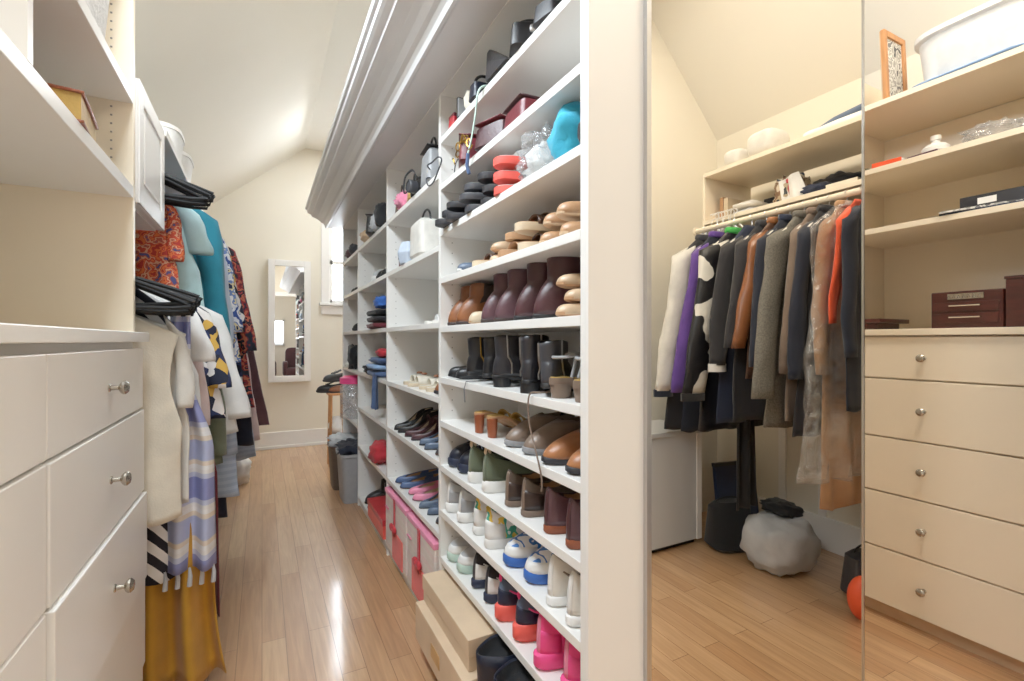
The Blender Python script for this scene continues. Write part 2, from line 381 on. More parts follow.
# big mirror on the end of the shoe wall
MY = .765
mi = thing('floor_mirror', 'tall frameless mirror on the end of the shoe wall, reflecting coats and floor', 'mirror', (1.133, MY, 0))
bx(-.412, -.008, .02, .396, -.0004, 2.3).build('glass', 'mirror_glass', mi, smooth=False)
bx(-.424, -.011, .01, -.412, -.0003, 2.31).box(.396, -.011, .01, .401, -.0003, 2.31).box(-.424, -.011, .01, .401, -.0003, .02).build('frame', 'steel', mi, smooth=False)

# far mirror cabinet
mc = thing('mirror_cabinet', 'narrow white-framed mirror cabinet hung on the far wall', 'mirror', (.2505, YF, .68))
fr = MB(); hw, hh, t = .197, 1.235, .062
fr.box(-hw, -.09, 0, -hw + t, 0, hh).box(hw - t, -.09, 0, hw, 0, hh).box(-hw + t, -.09, 0, hw - t, 0, t).box(-hw + t, -.09, hh - t, hw - t, 0, hh).box(-hw + .01, -.07, .01, hw - .01, 0, hh - .01)
fr.build('frame', 'white_paint', mc, smooth=False, bevel=.004)
bx(-hw + t, -.076, t, hw - t, -.0705, hh - t).build('glass', 'mirror_clear', mc, smooth=False)

# ------------------------------------------------------------------ drawers
def knob(parent, x, y, z, dx, m='nickel'):
    prof = [(.0085, 0), (.0085, .002), (.005, .004), (.0045, .016), (.011, .020), (.0145, .024), (.0145, .028), (.010, .033), (.003, .0345)]
    mb = MB(); mb.lathe(prof, 18, T(x, y, z, ry=dx * pi / 2)); return mb.build('knob', m, parent)
LX = -.283
lz = [1.083, .919, .698, .465, .236, .075]
ld = thing('drawer_cabinet', 'white built-in chest of drawers with round nickel knobs, left of the aisle', 'dresser', (LX, 0, 0))
cb = MB().box(-.5, -.36, .07, -.022, 1.598, 1.095).box(-.48, -.36, 0, -.06, 1.59, .07)
cb.build('carcass', 'white_laminate', ld, smooth=False)
bx(-.515, -.37, 1.096, .012, 1.612, 1.121).build('countertop', 'white_laminate', ld, smooth=False, bevel=.002)
for c, (ya, yb) in enumerate(((-.34, .298), (.302, .948), (.952, 1.598))):
    for r in range(5):
        op = {(2, 1): .003, (2, 2): .009, (2, 3): .005}.get((c, r), 0)
        d = bx(-.021 + op, ya, lz[r + 1] + .003, op, yb, lz[r] - .003)
        if op: d.box(-.3, ya + .02, lz[r + 1] + .02, -.021 + op, yb - .02, lz[r] - .04)
        dr = d.build('drawer', 'white_laminate', ld, smooth=False, bevel=.002)
        knob(dr, op, (ya + yb) / 2, (lz[r] + lz[r + 1]) / 2, 1)
RX = 2.175
rz_ = [1.117, .951, .72, .502, .281, .06]
rd = thing('drawer_cabinet', 'cream chest of five drawers with small round knobs, right of the big mirror', 'dresser', (RX, 0, 0))
MB().box(.022, .535, .055, .45, 1.215, 1.119).box(.05, .54, 0, .45, 1.21, .055).build('carcass', 'cream_laminate', rd, smooth=False)
bx(-.014, .533, 1.1195, .46, 1.217, 1.144).build('countertop', 'cream_laminate', rd, smooth=False, bevel=.002)
for r in range(5):
    dr = bx(0, .537, rz_[r + 1] + .003, .021, 1.213, rz_[r] - .003).build('drawer', 'cream_laminate', rd, smooth=False, bevel=.002)
    knob(dr, 0, .873, (rz_[r] + rz_[r + 1]) / 2, -1)
tk = bx(.046, .54, 0, .0495, 1.21, .055).build('toe_kick', 'sand_rubber', rd, smooth=False)
# right hutch above the drawers
SX = 2.205
rh = thing('shelf_hutch', 'cream open shelves above the right-hand drawers', 'shelving', (SX, 0, 0))
bx(0, .53, 1.1445, .42, .545, 2.28).build('side_panel', 'cream_laminate', rh, smooth=False)
bx(0, 1.205, 1.1445, .42, 1.22, 2.28).build('side_panel', 'cream_laminate', rh, smooth=False)
for z in (2.055, 1.79, 1.545): bx(0, .545, z - .011, .42, 1.205, z + .011).build('shelf', 'cream_laminate', rh, smooth=False, bevel=.0015)
bx(.415, .545, 1.1445, .42, 1.205, 2.04).build('back_panel', 'cream_laminate', rh, smooth=False)
# hanging section beside it
hs = thing('hanging_shelves', 'two cream shelves over the coat rod, seen in the mirror', 'shelving', (SX - .015, 0, 0))
for z in (2.02, 1.755): bx(0, -.37, z - .011, .40, .528, z + .011).build('shelf', 'cream_laminate', hs, smooth=False, bevel=.0015)
bx(0.01, -.385, 1.665, .40, -.37, 2.03).build('side_panel', 'cream_laminate', hs, smooth=False)
bx(.34, -.37, 1.62, .40, .528, 1.743).build('cleat', 'cream_laminate', hs, smooth=False)
st = MB()
for y in (-.2, .02, .25): st.box(XR - .016, y - .02, .17, XR, y + .02, 1.6)
struct('trim_4', st, 'white_paint', smooth=False)
rod = MB().tube([(2.125, -.372, 1.70), (2.125, .532, 1.70)], .014, 14)
ro = thing('coat_rod', 'cream closet rod holding the row of coats', 'rod', (0, 0, 0))
rod.build('pole', 'cream_laminate', ro)
for y in (-.369, .527): MB().lathe([(.024, 0), (.024, .004), (.017, .006)], 16, T(2.125, y, 1.70, rx=-pi / 2 if y < 0 else pi / 2)).build('bracket', 'cream_laminate', ro)
lc = thing('storage_bench', 'low gray-white paneled cabinet under the coats, seen in the mirror', 'cabinet', (1.735, -.475, 0))
MB().box(-.38, -.16, .03, .38, .15, .60).build('body', 'gray_panel', lc, smooth=False, bevel=.003)
bx(-.36, -.15, 0, .36, .12, .03).build('plinth', 'black_rubber', lc, smooth=False)
bx(-.39, -.165, .60, .39, .158, .625).build('lid', 'gray_panel', lc, smooth=False, bevel=.003)
bx(.345, .15, .03, .38, .156, .60).build('corner_strip', 'white_paint', lc, smooth=False)

# ------------------------------------------------------------------ left uppers
UX = -.30
lu = thing('shelf_hutch', 'white open shelves above the left-hand drawers, near the viewer', 'shelving', (UX, 0, 0))
bx(-.495, 1.58, 1.1215, 0, 1.6, 2.08).build('side_panel', 'cream_laminate', lu, smooth=False, bevel=.001)  # cream tone stands in for warm light on a white panel
bx(-.495, -.34, 1.1215, 0, -.32, 2.08).build('side_panel', 'white_laminate', lu, smooth=False)
bx(-.495, -.32, 1.475, 0, 1.58, 1.505).build('shelf', 'white_laminate', lu, smooth=False, bevel=.0015)
bx(-.495, .957, 1.722, 0, 1.58, 1.75).build('shelf', 'white_laminate', lu, smooth=False, bevel=.0015)
bx(-.495, .937, 1.505, 0, .957, 2.08).build('divider', 'white_laminate', lu, smooth=False, bevel=.001)
bx(-.495, -.32, 1.1215, -.487, 1.58, 2.08).build('back_panel', 'cream_laminate', lu, smooth=False)
bx(-.495, -.34, 2.0805, 0, 1.6, 2.10).build('top_board', 'white_laminate', lu, smooth=False)  # unseen board, added to keep overhead light from burning out the shelves
hl = MB()
for j in range(24):
    z = 1.53 + j * .022
    if abs(z - 1.736) > .02: hl.box(-.048, 1.5788, z - .002, -.0435, 1.5801, z + .002)
hl.build('shelf_pin_holes', 'dark_hole', lu, smooth=False)
wc = thing('hanging_cabinet', 'small white wall cabinet with raised-panel door beside the left shelves', 'cabinet', (UX, 1.62, 1.47))
bx(-.495, 0, 0, -.02, .38, .345).build('body', 'white_paint', wc, smooth=False)
dr = MB(); dr.box(-.019, .003, .003, 0, .377, .342); dr.box(0, .003, .003, .006, .055, .342).box(0, .325, .003, .006, .377, .342).box(0, .055, .003, .006, .325, .055).box(0, .055, .29, .006, .325, .342)
dd = dr.build('door', 'white_paint', wc, smooth=False, bevel=.003)
bx(0, .075, .075, .0045, .305, .27).build('raised_panel', 'white_paint', dd, smooth=False, bevel=.004)
lsf = thing('clothes_shelf', 'white shelf on the left wall over the upper rod', 'shelf', (0, 0, 0))
bx(XL + .002, 2.004, 1.80, UX + .01, 4.25, 1.825).build('board', 'white_laminate', lsf, smooth=False, bevel=.002)
bx(XL + .002, 2.01, 1.70, XL + .03, 4.25, 1.80).build('cleat', 'white_laminate', lsf, smooth=False)
LRX = -.44
for nm, lb, z, ya, yb in (('closet_rod', 'upper chrome closet rod on the left wall', 1.755, 2.005, 4.24), ('closet_rod', 'lower chrome closet rod on the left behind the drawers', 1.345, 1.602, 2.70)):
    r_ = thing(nm, lb, 'rod')
    MB().tube([(LRX, ya, z), (LRX, yb, z)], .012, 14).build('pole', 'steel', r_)
    for y in (ya + .02, yb - .02):
        MB().box(XL + .002, y - .012, z + .01, LRX + .006, y + .012, z + .02).box(LRX - .006, y - .012, z - .012, LRX + .006, y + .012, z + .02).build('bracket', 'white_paint', r_, smooth=False)
# ------------------------------------------------------------------ hangers and garments
def hanger_meshes(hw, m):
    hk = MB(); pts = [(0, 0, -.045)]
    for i in range(10):
        a = -pi / 2 + i * (1.45 * pi) / 9
        pts.append((.0165 * cos(a), 0, .0 + .0165 * sin(a)))
    hk.tube(pts, .0022, 6)
    bd = MB(); P = []
    n = 9
    for i in range(n + 1):
        u = -1 + 2 * i / n
        P.append((u * hw, 0, -.052 - .085 * abs(u) ** 1.25))
    P += [(hw * .97, 0, -.150), (hw * .8, 0, -.155), (-hw * .8, 0, -.155), (-hw * .97, 0, -.150)]
    bd.tube(P, .0055, 8, flat=1.0, closed=True)
    return hk, bd
HC = {}
def hanger(X, Y, Z, label, group, hw=.2, m='velvet_black', rz=0, hook='steel', rot=None):
    # hook of the hanger goes over the rod at (X, Y, Z)
    k = (hw, m, hook)
    if k not in HC:
        o = thing('clothes_hanger', label, 'hanger', (X, Y, Z), rz, group, rot)
        a, b = hanger_meshes(hw, m); a.build('hook', hook, o); b.build('bar', m, o); HC[k] = o
        return o
    o = copy_tree(HC[k]); o.location = (X, Y, Z); o.rotation_euler = rot if rot else (0, 0, rz); o['label'] = label; o['group'] = group
    return o
def garment(name, label, cat, X, Y, Z, hw, hem, L, th, m, sleeves=None, collar=None, rz=0, folds=5, amp=.5, group=None, seed=0, neck=.065, hang='velvet_black', hemdip=0, slope=.075, flare=1, band=None, lean=0, grp=None):
    R = random.Random(seed + 11)
    o = thing(name, label, cat, (X, Y, Z), rz, group)
    n, rows = 48, 26; rs = []; ph = R.random() * 6; ph2 = R.random() * 6
    z0 = -.055
    def ring(w, t, z, k, cx=0):
        r = []
        for j in range(n):
            a = 2 * pi * j / n; c, s_ = cos(a), sin(a)
            x = w * (abs(c) ** .85) * (1 if c >= 0 else -1)
            fold = amp * t * k * (sin(folds * x / max(hw, .05) * 1.6 + ph) + .6 * sin(folds * 2.3 * x / max(hw, .05) + ph2 + z * 5))
            y = t * s_ * (1 - .25 * k * sin(folds * 1.9 * x / hw + ph2)) + fold * .55
            dz = hemdip * k * (x / hw) ** 2 + .006 * k * sin(7 * x / hw + ph)
            r.append((x + cx, y, z + dz))
        return r
    rs.append(ring(neck * .9, th * .75, z0 + .012, 0)); rs.append(ring(neck, th * .8, z0, 0))
    for i in range(1, 4):
        q = i / 3; rs.append(ring(neck + (hw - neck) * q, th * (.8 + .2 * q), z0 - .008 - slope * q ** 1.2, .05))
    for i in range(1, rows + 1):
        q = i / rows
        w = hw * (1 - .10 * sin(min(1, q * 2) * pi)) + (hem - hw) * q ** flare
        cx = lean * q
        rs.append(ring(w, th * (.9 + .25 * q), z0 - slope - .01 - (L - slope) * q, q ** .7, cx))
    MB().rings(rs, True, True).wrinkle((.009 if X < 0 else .006) if m != 'clear_film' else .016, 11 if m != 'clear_film' else 16, seed, z0 - .02).build('body', m, o, auto=0)
    if sleeves:
        sl, r0, sm = sleeves[:3]; fw = sleeves[3] if len(sleeves) > 3 else 0; out = sleeves[4] if len(sleeves) > 4 else .04; oq = sleeves[5] if len(sleeves) > 5 else 1.0
        for sd in (-1, 1):
            rr = []
            for i in range(17):
                q = i / 16
                cxx = sd * (hw * .86 + .018 * sin(q * pi * .8) + (out if sd < 0 or oq else min(out, .04)) * q ** 1.1); zz = z0 - slope * .78 - sl * q
                rw = r0 * (1.05 - .25 * q); ry_ = min(r0, th * 1.25) * (1.05 - .15 * q)
                rr.append([(cxx + rw * cos(2 * pi * j / 14) * (1 + .08 * sin(9 * q + j)), fw * q + .01 * sin(3 * q + ph) + ry_ * sin(2 * pi * j / 14), zz + (.035 * (1 - q) * (-sd) * cos(2 * pi * j / 14))) for j in range(14)])
            sv = MB().rings(rr, True, True).wrinkle(.010, 14, seed + sd).build('sleeve', sm, o, auto=0)
            if band:
                zz = z0 - slope * .78 - sl; cxx = sd * (hw * .86 + .018 * sin(pi * .8) + (out if sd < 0 or oq else min(out, .04)))
                MB().rings([[(cxx + r0 * .86 * cos(2 * pi * j / 14), fw + .01 * sin(3 + ph) + min(r0, th * 1.25) * .95 * sin(2 * pi * j / 14), zz - q) for j in range(14)] for q in (-.006, .03)]).build('cuff', band, sv)
    if collar:
        cb_ = MB(); pts = [(neck * 1.02 * cos(a), th * .85 * sin(a), z0 + .004 - .012 * cos(a * 2) * 0) for a in [2 * pi * j / 18 for j in range(18)]]
        cb_.tube(pts, .010, 8, closed=True, flat=1.7); cb_.build('collar', collar, o)
    if hang:
        hanger(X, Y, Z, 'hanger carrying the ' + label, grp or 'hangers holding clothes', hw=max(.12, min(hw * .86, .19)), m=hang, rz=rz)
    return o
G = 'clothes on the lower left rod'; zl = 1.345
GU = 'clothes on the upper left rod'; zu = 1.755
# each: name,label,cat,Y,edge x (aisle side),hem half width,len,thickness,mat,sleeves
def left(name, label, cat, Y, edge, hem, L, th, m, z=zl, drop=0, **k):
    k.setdefault('grp', 'hangers on the left rods')
    X = LRX; hw = edge - X; k.setdefault('lean', max(0, hem - .33)); hem = min(hem, .33)
    return garment(name, label, cat, X, Y, z - drop, hw, hem, L, th, m, seed=int(Y * 100), **k)

left('jersey_top', 'cream jersey top with short sleeves, hanging nearest the drawers', 'top', 1.685, -.215, .235, .60, .022, 'cream_cloth', folds=4, amp=1.5, drop=.09, group=G)
left('blouse', 'off-white blouse with curved hem behind the cream jersey top', 'shirt', 1.735, -.20, .25, .64, .02, 'offwhite_cloth', sleeves=(.24, .03, 'offwhite_cloth', -.01, .02), folds=5, amp=1.4, hemdip=.06, drop=.09, group=G)
left('striped_dress', 'black and white diagonal-striped dress showing below the cream tops', 'dress', 1.775, -.25, .21, .90, .02, 'print_stripe', group=G)
left('blouse', 'white sleeveless blouse with navy trim behind the cream tops', 'shirt', 1.865, -.20, .27, .50, .022, 'white_cloth', sleeves=(.2, .04, 'white_cloth', 0, .05), collar='navy_cloth', group=G)
left('blouse', 'pale pink blouse hanging beside the blue plaid scarf', 'shirt', 1.935, -.22, .29, .64, .022, 'palepink_cloth', sleeves=(.42, .04, 'palepink_cloth', 0, .05), group=G)
left('print_top', 'navy, white and yellow patterned top on the lower rod', 'top', 2.02, -.18, .32, .46, .022, 'print_navyfloral', sleeves=(.30, .045, 'print_navyfloral', 0, .07), group=G)
left('cardigan', 'olive-green cardigan with long sleeves on the lower rod', 'cardigan', 2.09, -.185, .31, .64, .024, 'sage_cloth', sleeves=(.56, .045, 'sage_cloth', 0, .06), group=G)
left('blouse', 'bright white long-sleeved shirt, widest on the lower rod', 'shirt', 2.19, -.165, .36, .54, .024, 'white_cloth', sleeves=(.44, .06, 'white_cloth', 0, .10), group=G)
left('denim_shirt', 'light blue denim shirt hanging behind the bright white shirt', 'shirt', 2.31, -.17, .36, .82, .028, 'print_denimlight', sleeves=(.6, .045, 'print_denimlight', 0, .07), group=G)
left('trousers', 'dark navy trousers hung at the end of the lower rod', 'trousers', 2.43, -.18, .31, .94, .022, 'deepnavy_cloth', group=G)
left('print_top', 'orange-red patterned blouse, first on the upper rod', 'top', 2.13, -.29, .18, .50, .022, 'print_orange', z=zu, drop=.03, sleeves=(.22, .035, 'print_orange', 0, .02), folds=6, group=GU)
left('lace_top', 'pale aqua lace top on the upper rod', 'top', 2.25, -.24, .25, .52, .024, 'aqua_cloth', z=zu, drop=.02, sleeves=(.18, .05, 'aqua_cloth', 0, .04), folds=6, group=GU)
left('blouse', 'teal blue long-sleeved blouse on the upper rod', 'shirt', 2.42, -.19, .31, .74, .036, 'teal_cloth', z=zu, sleeves=(.6, .055, 'teal_cloth', 0, .05), folds=5, group=GU)
left('jacket', 'black jacket tucked behind the teal blouse', 'jacket', 2.54, -.22, .30, .72, .026, 'black_cloth', z=zu, sleeves=(.5, .045, 'black_cloth'), group=GU)
left('shirt', 'sky-blue shirt next to the floral blouse on the upper rod', 'shirt', 2.66, -.19, .33, .96, .028, 'skyblue_cloth', z=zu, sleeves=(.56, .045, 'paleblue_cloth', 0, .06), group=GU)
left('print_top', 'white and blue floral blouse on the upper rod', 'top', 2.80, -.18, .35, .70, .03, 'print_bluefloral', z=zu, sleeves=(.5, .045, 'print_bluefloral', 0, .08), group=GU)
left('dress', 'navy blue floral dress hanging mid-way on the upper rod', 'dress', 2.98, -.18, .36, .92, .032, 'print_navyfloral', z=zu, sleeves=(.45, .045, 'print_navyfloral', 0, .09), group=GU)
left('dress', 'red and black floral dress on the upper rod', 'dress', 3.15, -.15, .40, .98, .034, 'print_redfloral', z=zu, sleeves=(.6, .055, 'print_redfloral', 0, .11), group=GU)
left('coat', 'dark navy coat behind the red floral dress', 'coat', 3.33, -.17, .40, 1.22, .04, 'deepnavy_cloth', z=zu, sleeves=(.62, .05, 'navy_cloth', 0, .08), group=GU)
left('dress', 'light blue denim dress on the upper rod', 'dress', 3.51, -.17, .40, 1.34, .04, 'print_denimlight', z=zu, sleeves=(.5, .05, 'denim_cloth', 0, .08), group=GU)
left('dress', 'pale pink dress near the far end of the upper rod', 'dress', 3.70, -.17, .43, 1.26, .04, 'palepink_cloth', z=zu, group=GU)
left('coat', 'long maroon coat, farthest on the upper rod', 'coat', 3.92, -.16, .49, 1.20, .045, 'rust_cloth' if False else 'mauve_cloth', z=zu, sleeves=(.62, .05, 'mauve_cloth', 0, .08), flare=1.3, group=GU)
left('shirt', 'light gray shirt just before the maroon coat', 'shirt', 3.80, -.16, .34, .68, .03, 'lightgray_cloth', z=zu, sleeves=(.5, .05, 'lightgray_cloth', 0, .09), group=GU)
# scarves hanging low
def sstep(a, b, x):
    t = max(0, min(1, (x - a) / (b - a))); return t * t * (3 - 2 * t)
def drape(name, label, cat, X0, X1, Y, z1, z0, m, folds=4, amp=.018, spread=1.0, tass=None, seed=0, group=None, puddle=0, tipcurl=0, ph=0, top=1.0):
    o = thing(name, label, cat, ((X0 + X1) / 2, Y, z0)); w = (X1 - X0) / 2; h = z1 - z0
    if group: o['group'] = group
    def fn(u, v):
        t = 1 - v; a = (u * 2 - 1); x = a * w * (.82 + (spread - .82) * t) * (1 if t > .55 else top + (1 - top) * sstep(.25, .55, t)) - w * (1 - top) * .6 * (1 - sstep(.25, .55, t))
        y = amp * (.4 + t) * sin(folds * pi * a + ph + .8 * t) + .5 * amp * sin(2.3 * folds * a + 2 * t) - .004
        z = h * v
        if puddle and t > .75:
            q = (t - .75) / .25; x += puddle * q * q * (a + .6) * .5; z += .02 * q * abs(sin(5 * a)); y -= puddle * .5 * q * q
        z += tipcurl * t * t * sin(3 * a + 1)
        return (x, y, z)
    MB().grid(fn, 34, 30).build('fabric', m, o, thick=.003, auto=0)
    if tass:
        for i in range(5):
            x = -w * .9 + i * w * .45
            tb_ = MB(); tb_.tube([(x, 0, .006), (x + .002, 0, -.02), (x, 0, -.05)], [.003, .006, .007], 7); tb_.build('tassel', tass, o)
    return o
drape('scarf', 'blue, white and lilac plaid scarf with tassels hanging below the white tops', 'scarf', -.265, -.128, 1.755, 1.2, .40, 'print_plaid', folds=2, amp=.016, tass='lightgray_cloth', top=.45)
drape('scarf', 'mustard-yellow scarf hanging almost to the floor by the drawers', 'scarf', -.40, -.128, 1.80, 1.2, .03, 'mustard_cloth', folds=3, amp=.022, spread=1.0, puddle=.035, top=.35)
drape('scarf', 'dark red scarf behind the mustard scarf', 'scarf', -.33, -.13, 1.95, 1.2, .17, 'wine_cloth', folds=3, amp=.016, tipcurl=.03, top=.4)
drape('scarf', 'pale peach scarf tucked behind the plaid scarf', 'scarf', -.36, -.25, 1.795, 1.2, .40, 'palepink_cloth', folds=2, amp=.012, top=.5)
# empty black hangers
for i in range(12):
    hanger(LRX + .02, 1.618 + i * .0125, zl, 'empty black velvet hanger in the bunch on the lower rod', 'empty black hangers, lower rod', hw=.25, rot=(0, .07 * sin(i * 2.4), .04 * sin(i * 1.7)))
for i in range(9):
    hanger(LRX + .02, 2.02 + i * .012, zu, 'empty black velvet hanger in the bunch on the upper rod', 'empty black hangers, upper rod', hw=.255, rot=(0, .07 * sin(i * 2.1), .05 * sin(i * 1.3)))
bt = thing('belt', 'black leather belt with silver buckle hung over the lower rod', 'belt', (-.36, 1.70, 1.38))
MB().box(-.012, -.002, -.05, .012, .002, .03).box(-.012, .006, -.05, .012, .010, .03).build('strap', 'black_leather', bt, smooth=False)
MB().tube([(-.014, -.004, -.02), (.014, -.004, -.02), (.014, -.004, .012), (-.014, -.004, .012)], .0028, 6, closed=True).build('buckle', 'steel', bt)

# ------------------------------------------------------------------ coats (right wall, seen in the mirror)
GC = 'coats on the right rod'; zc = 1.70; CX = 2.125
def coat(name, label, cat, Y, hw, hem, L, th, m, **k):
    k.setdefault('grp', 'hangers on the coat rod'); k.setdefault('group', GC); th *= .8
    if k.get('sleeves') and len(k['sleeves']) > 3: q = list(k['sleeves']); q[3] *= .5; k['sleeves'] = tuple(q)
    return garment(name, label, cat, CX, Y, zc, hw, hem, L, th, m, seed=int(abs(Y) * 100) + 50, hang='offwhite_rubber', **k)
coat('varsity_jacket', 'black and white jacket with dark cuffs, deepest on the coat rod', 'jacket', -.30, .20, .30, .99, .032, 'soot_cloth', sleeves=(.72, .07, 'offwhite_cloth', .03, .14, 0), collar='charcoal_cloth', band='deepnavy_cloth', amp=.3, slope=.10)
coat('jacket', 'purple jacket beside the black-and-white one', 'jacket', -.215, .18, .28, .99, .028, 'deepnavy_cloth', sleeves=(.72, .05, 'purple_cloth', .03, .15, 0), collar='purple_cloth', amp=.4, slope=.10)
coat('varsity_jacket', 'black leather jacket with white patches and green collar', 'jacket', -.115, .19, .28, .97, .032, 'soot_leather', sleeves=(.72, .085, 'print_varsity', .04, .15, 0), collar='green_cloth', band='black_cloth', amp=.3, slope=.10)
coat('jacket', 'navy jacket with a white flash on the cuff', 'jacket', -.025, .18, .25, .92, .03, 'navy_cloth', sleeves=(.58, .06, 'soot_cloth', .04, .10, 0), band='white_cloth', amp=.4, slope=.10)
coat('jacket', 'plain black jacket in the middle of the coat rod', 'jacket', .05, .18, .25, .90, .028, 'soot_cloth', sleeves=(.5, .055, 'soot_cloth', .03, .10, 0), collar='charcoal_cloth', slope=.10)
coat('jacket', 'brown suede jacket between dark jackets', 'jacket', .11, .18, .22, .70, .026, 'brown_leather', sleeves=(.5, .05, 'chestnut_leather', .02, .12, 0), collar='cognac_leather', slope=.10)
coat('jacket', 'deep navy blazer right after the brown suede jacket', 'jacket', .165, .18, .24, .78, .026, 'deepnavy_cloth', sleeves=(.58, .05, 'deepnavy_cloth', .02, .10, 0), collar='navy_cloth', slope=.10)
coat('coat', 'gray tweed coat with broad sleeve', 'coat', .23, .18, .27, .90, .028, 'tweed_gray', sleeves=(.70, .075, 'tweed_gray', .03, .16, 0), collar='tweed_gray', amp=.35, slope=.10)
coat('coat', 'taupe coat partly hidden behind the gray tweed', 'coat', .29, .17, .23, .86, .024, 'taupe_cloth', sleeves=(.6, .045, 'taupe_cloth', .02, .08, 0), collar='taupe_cloth', slope=.10)
coat('coat', 'dark charcoal coat beside the plastic-covered trench', 'coat', .335, .17, .24, .92, .024, 'soot_cloth', sleeves=(.62, .05, 'deepnavy_cloth', .01, .08, 0), collar='soot_cloth', slope=.10)
coat('trench_coat', 'long tan trench coat under clear plastic', 'coat', .405, .16, .19, 1.20, .026, 'tan_cloth', sleeves=(.6, .04, 'tan_cloth', 0, .03), collar='tan_cloth', slope=.10)
garment('garment_bag', 'clear dry-cleaner plastic cover over the tan trench coat', 'garment bag', CX, .405, zc + .004, .245, .30, 1.08, .046, 'clear_film', hang=None, folds=7, amp=.35, slope=.10, group=GC, seed=3)
coat('shirt', 'bright orange-red shirt at the near end of the coat rod', 'shirt', .462, .17, .15, .46, .012, 'orange_cloth', sleeves=(.42, .035, 'orange_cloth', 0, .03))
coat('coat', 'dark navy coat nearest the drawers on the coat rod', 'coat', .50, .16, .20, .80, .018, 'deepnavy_cloth', sleeves=(.55, .04, 'deepnavy_cloth', 0, .04))
for i in range(8):
    hanger(SX - .027, -.30 + i * .019, 1.772, 'empty white plastic hanger in the bunch hooked over the shelf edge', 'empty white hangers', hw=.07, m='white_rubber', hook='white_rubber', rot=(.12 * sin(i * 2), .15 * cos(i * 3), .5 + .12 * i))
lg = drape('trousers', 'long black trousers hanging below the coats', 'trousers', 1.98, 2.12, -.005, 1.52, .30, 'black_cloth', folds=2, amp=.012)
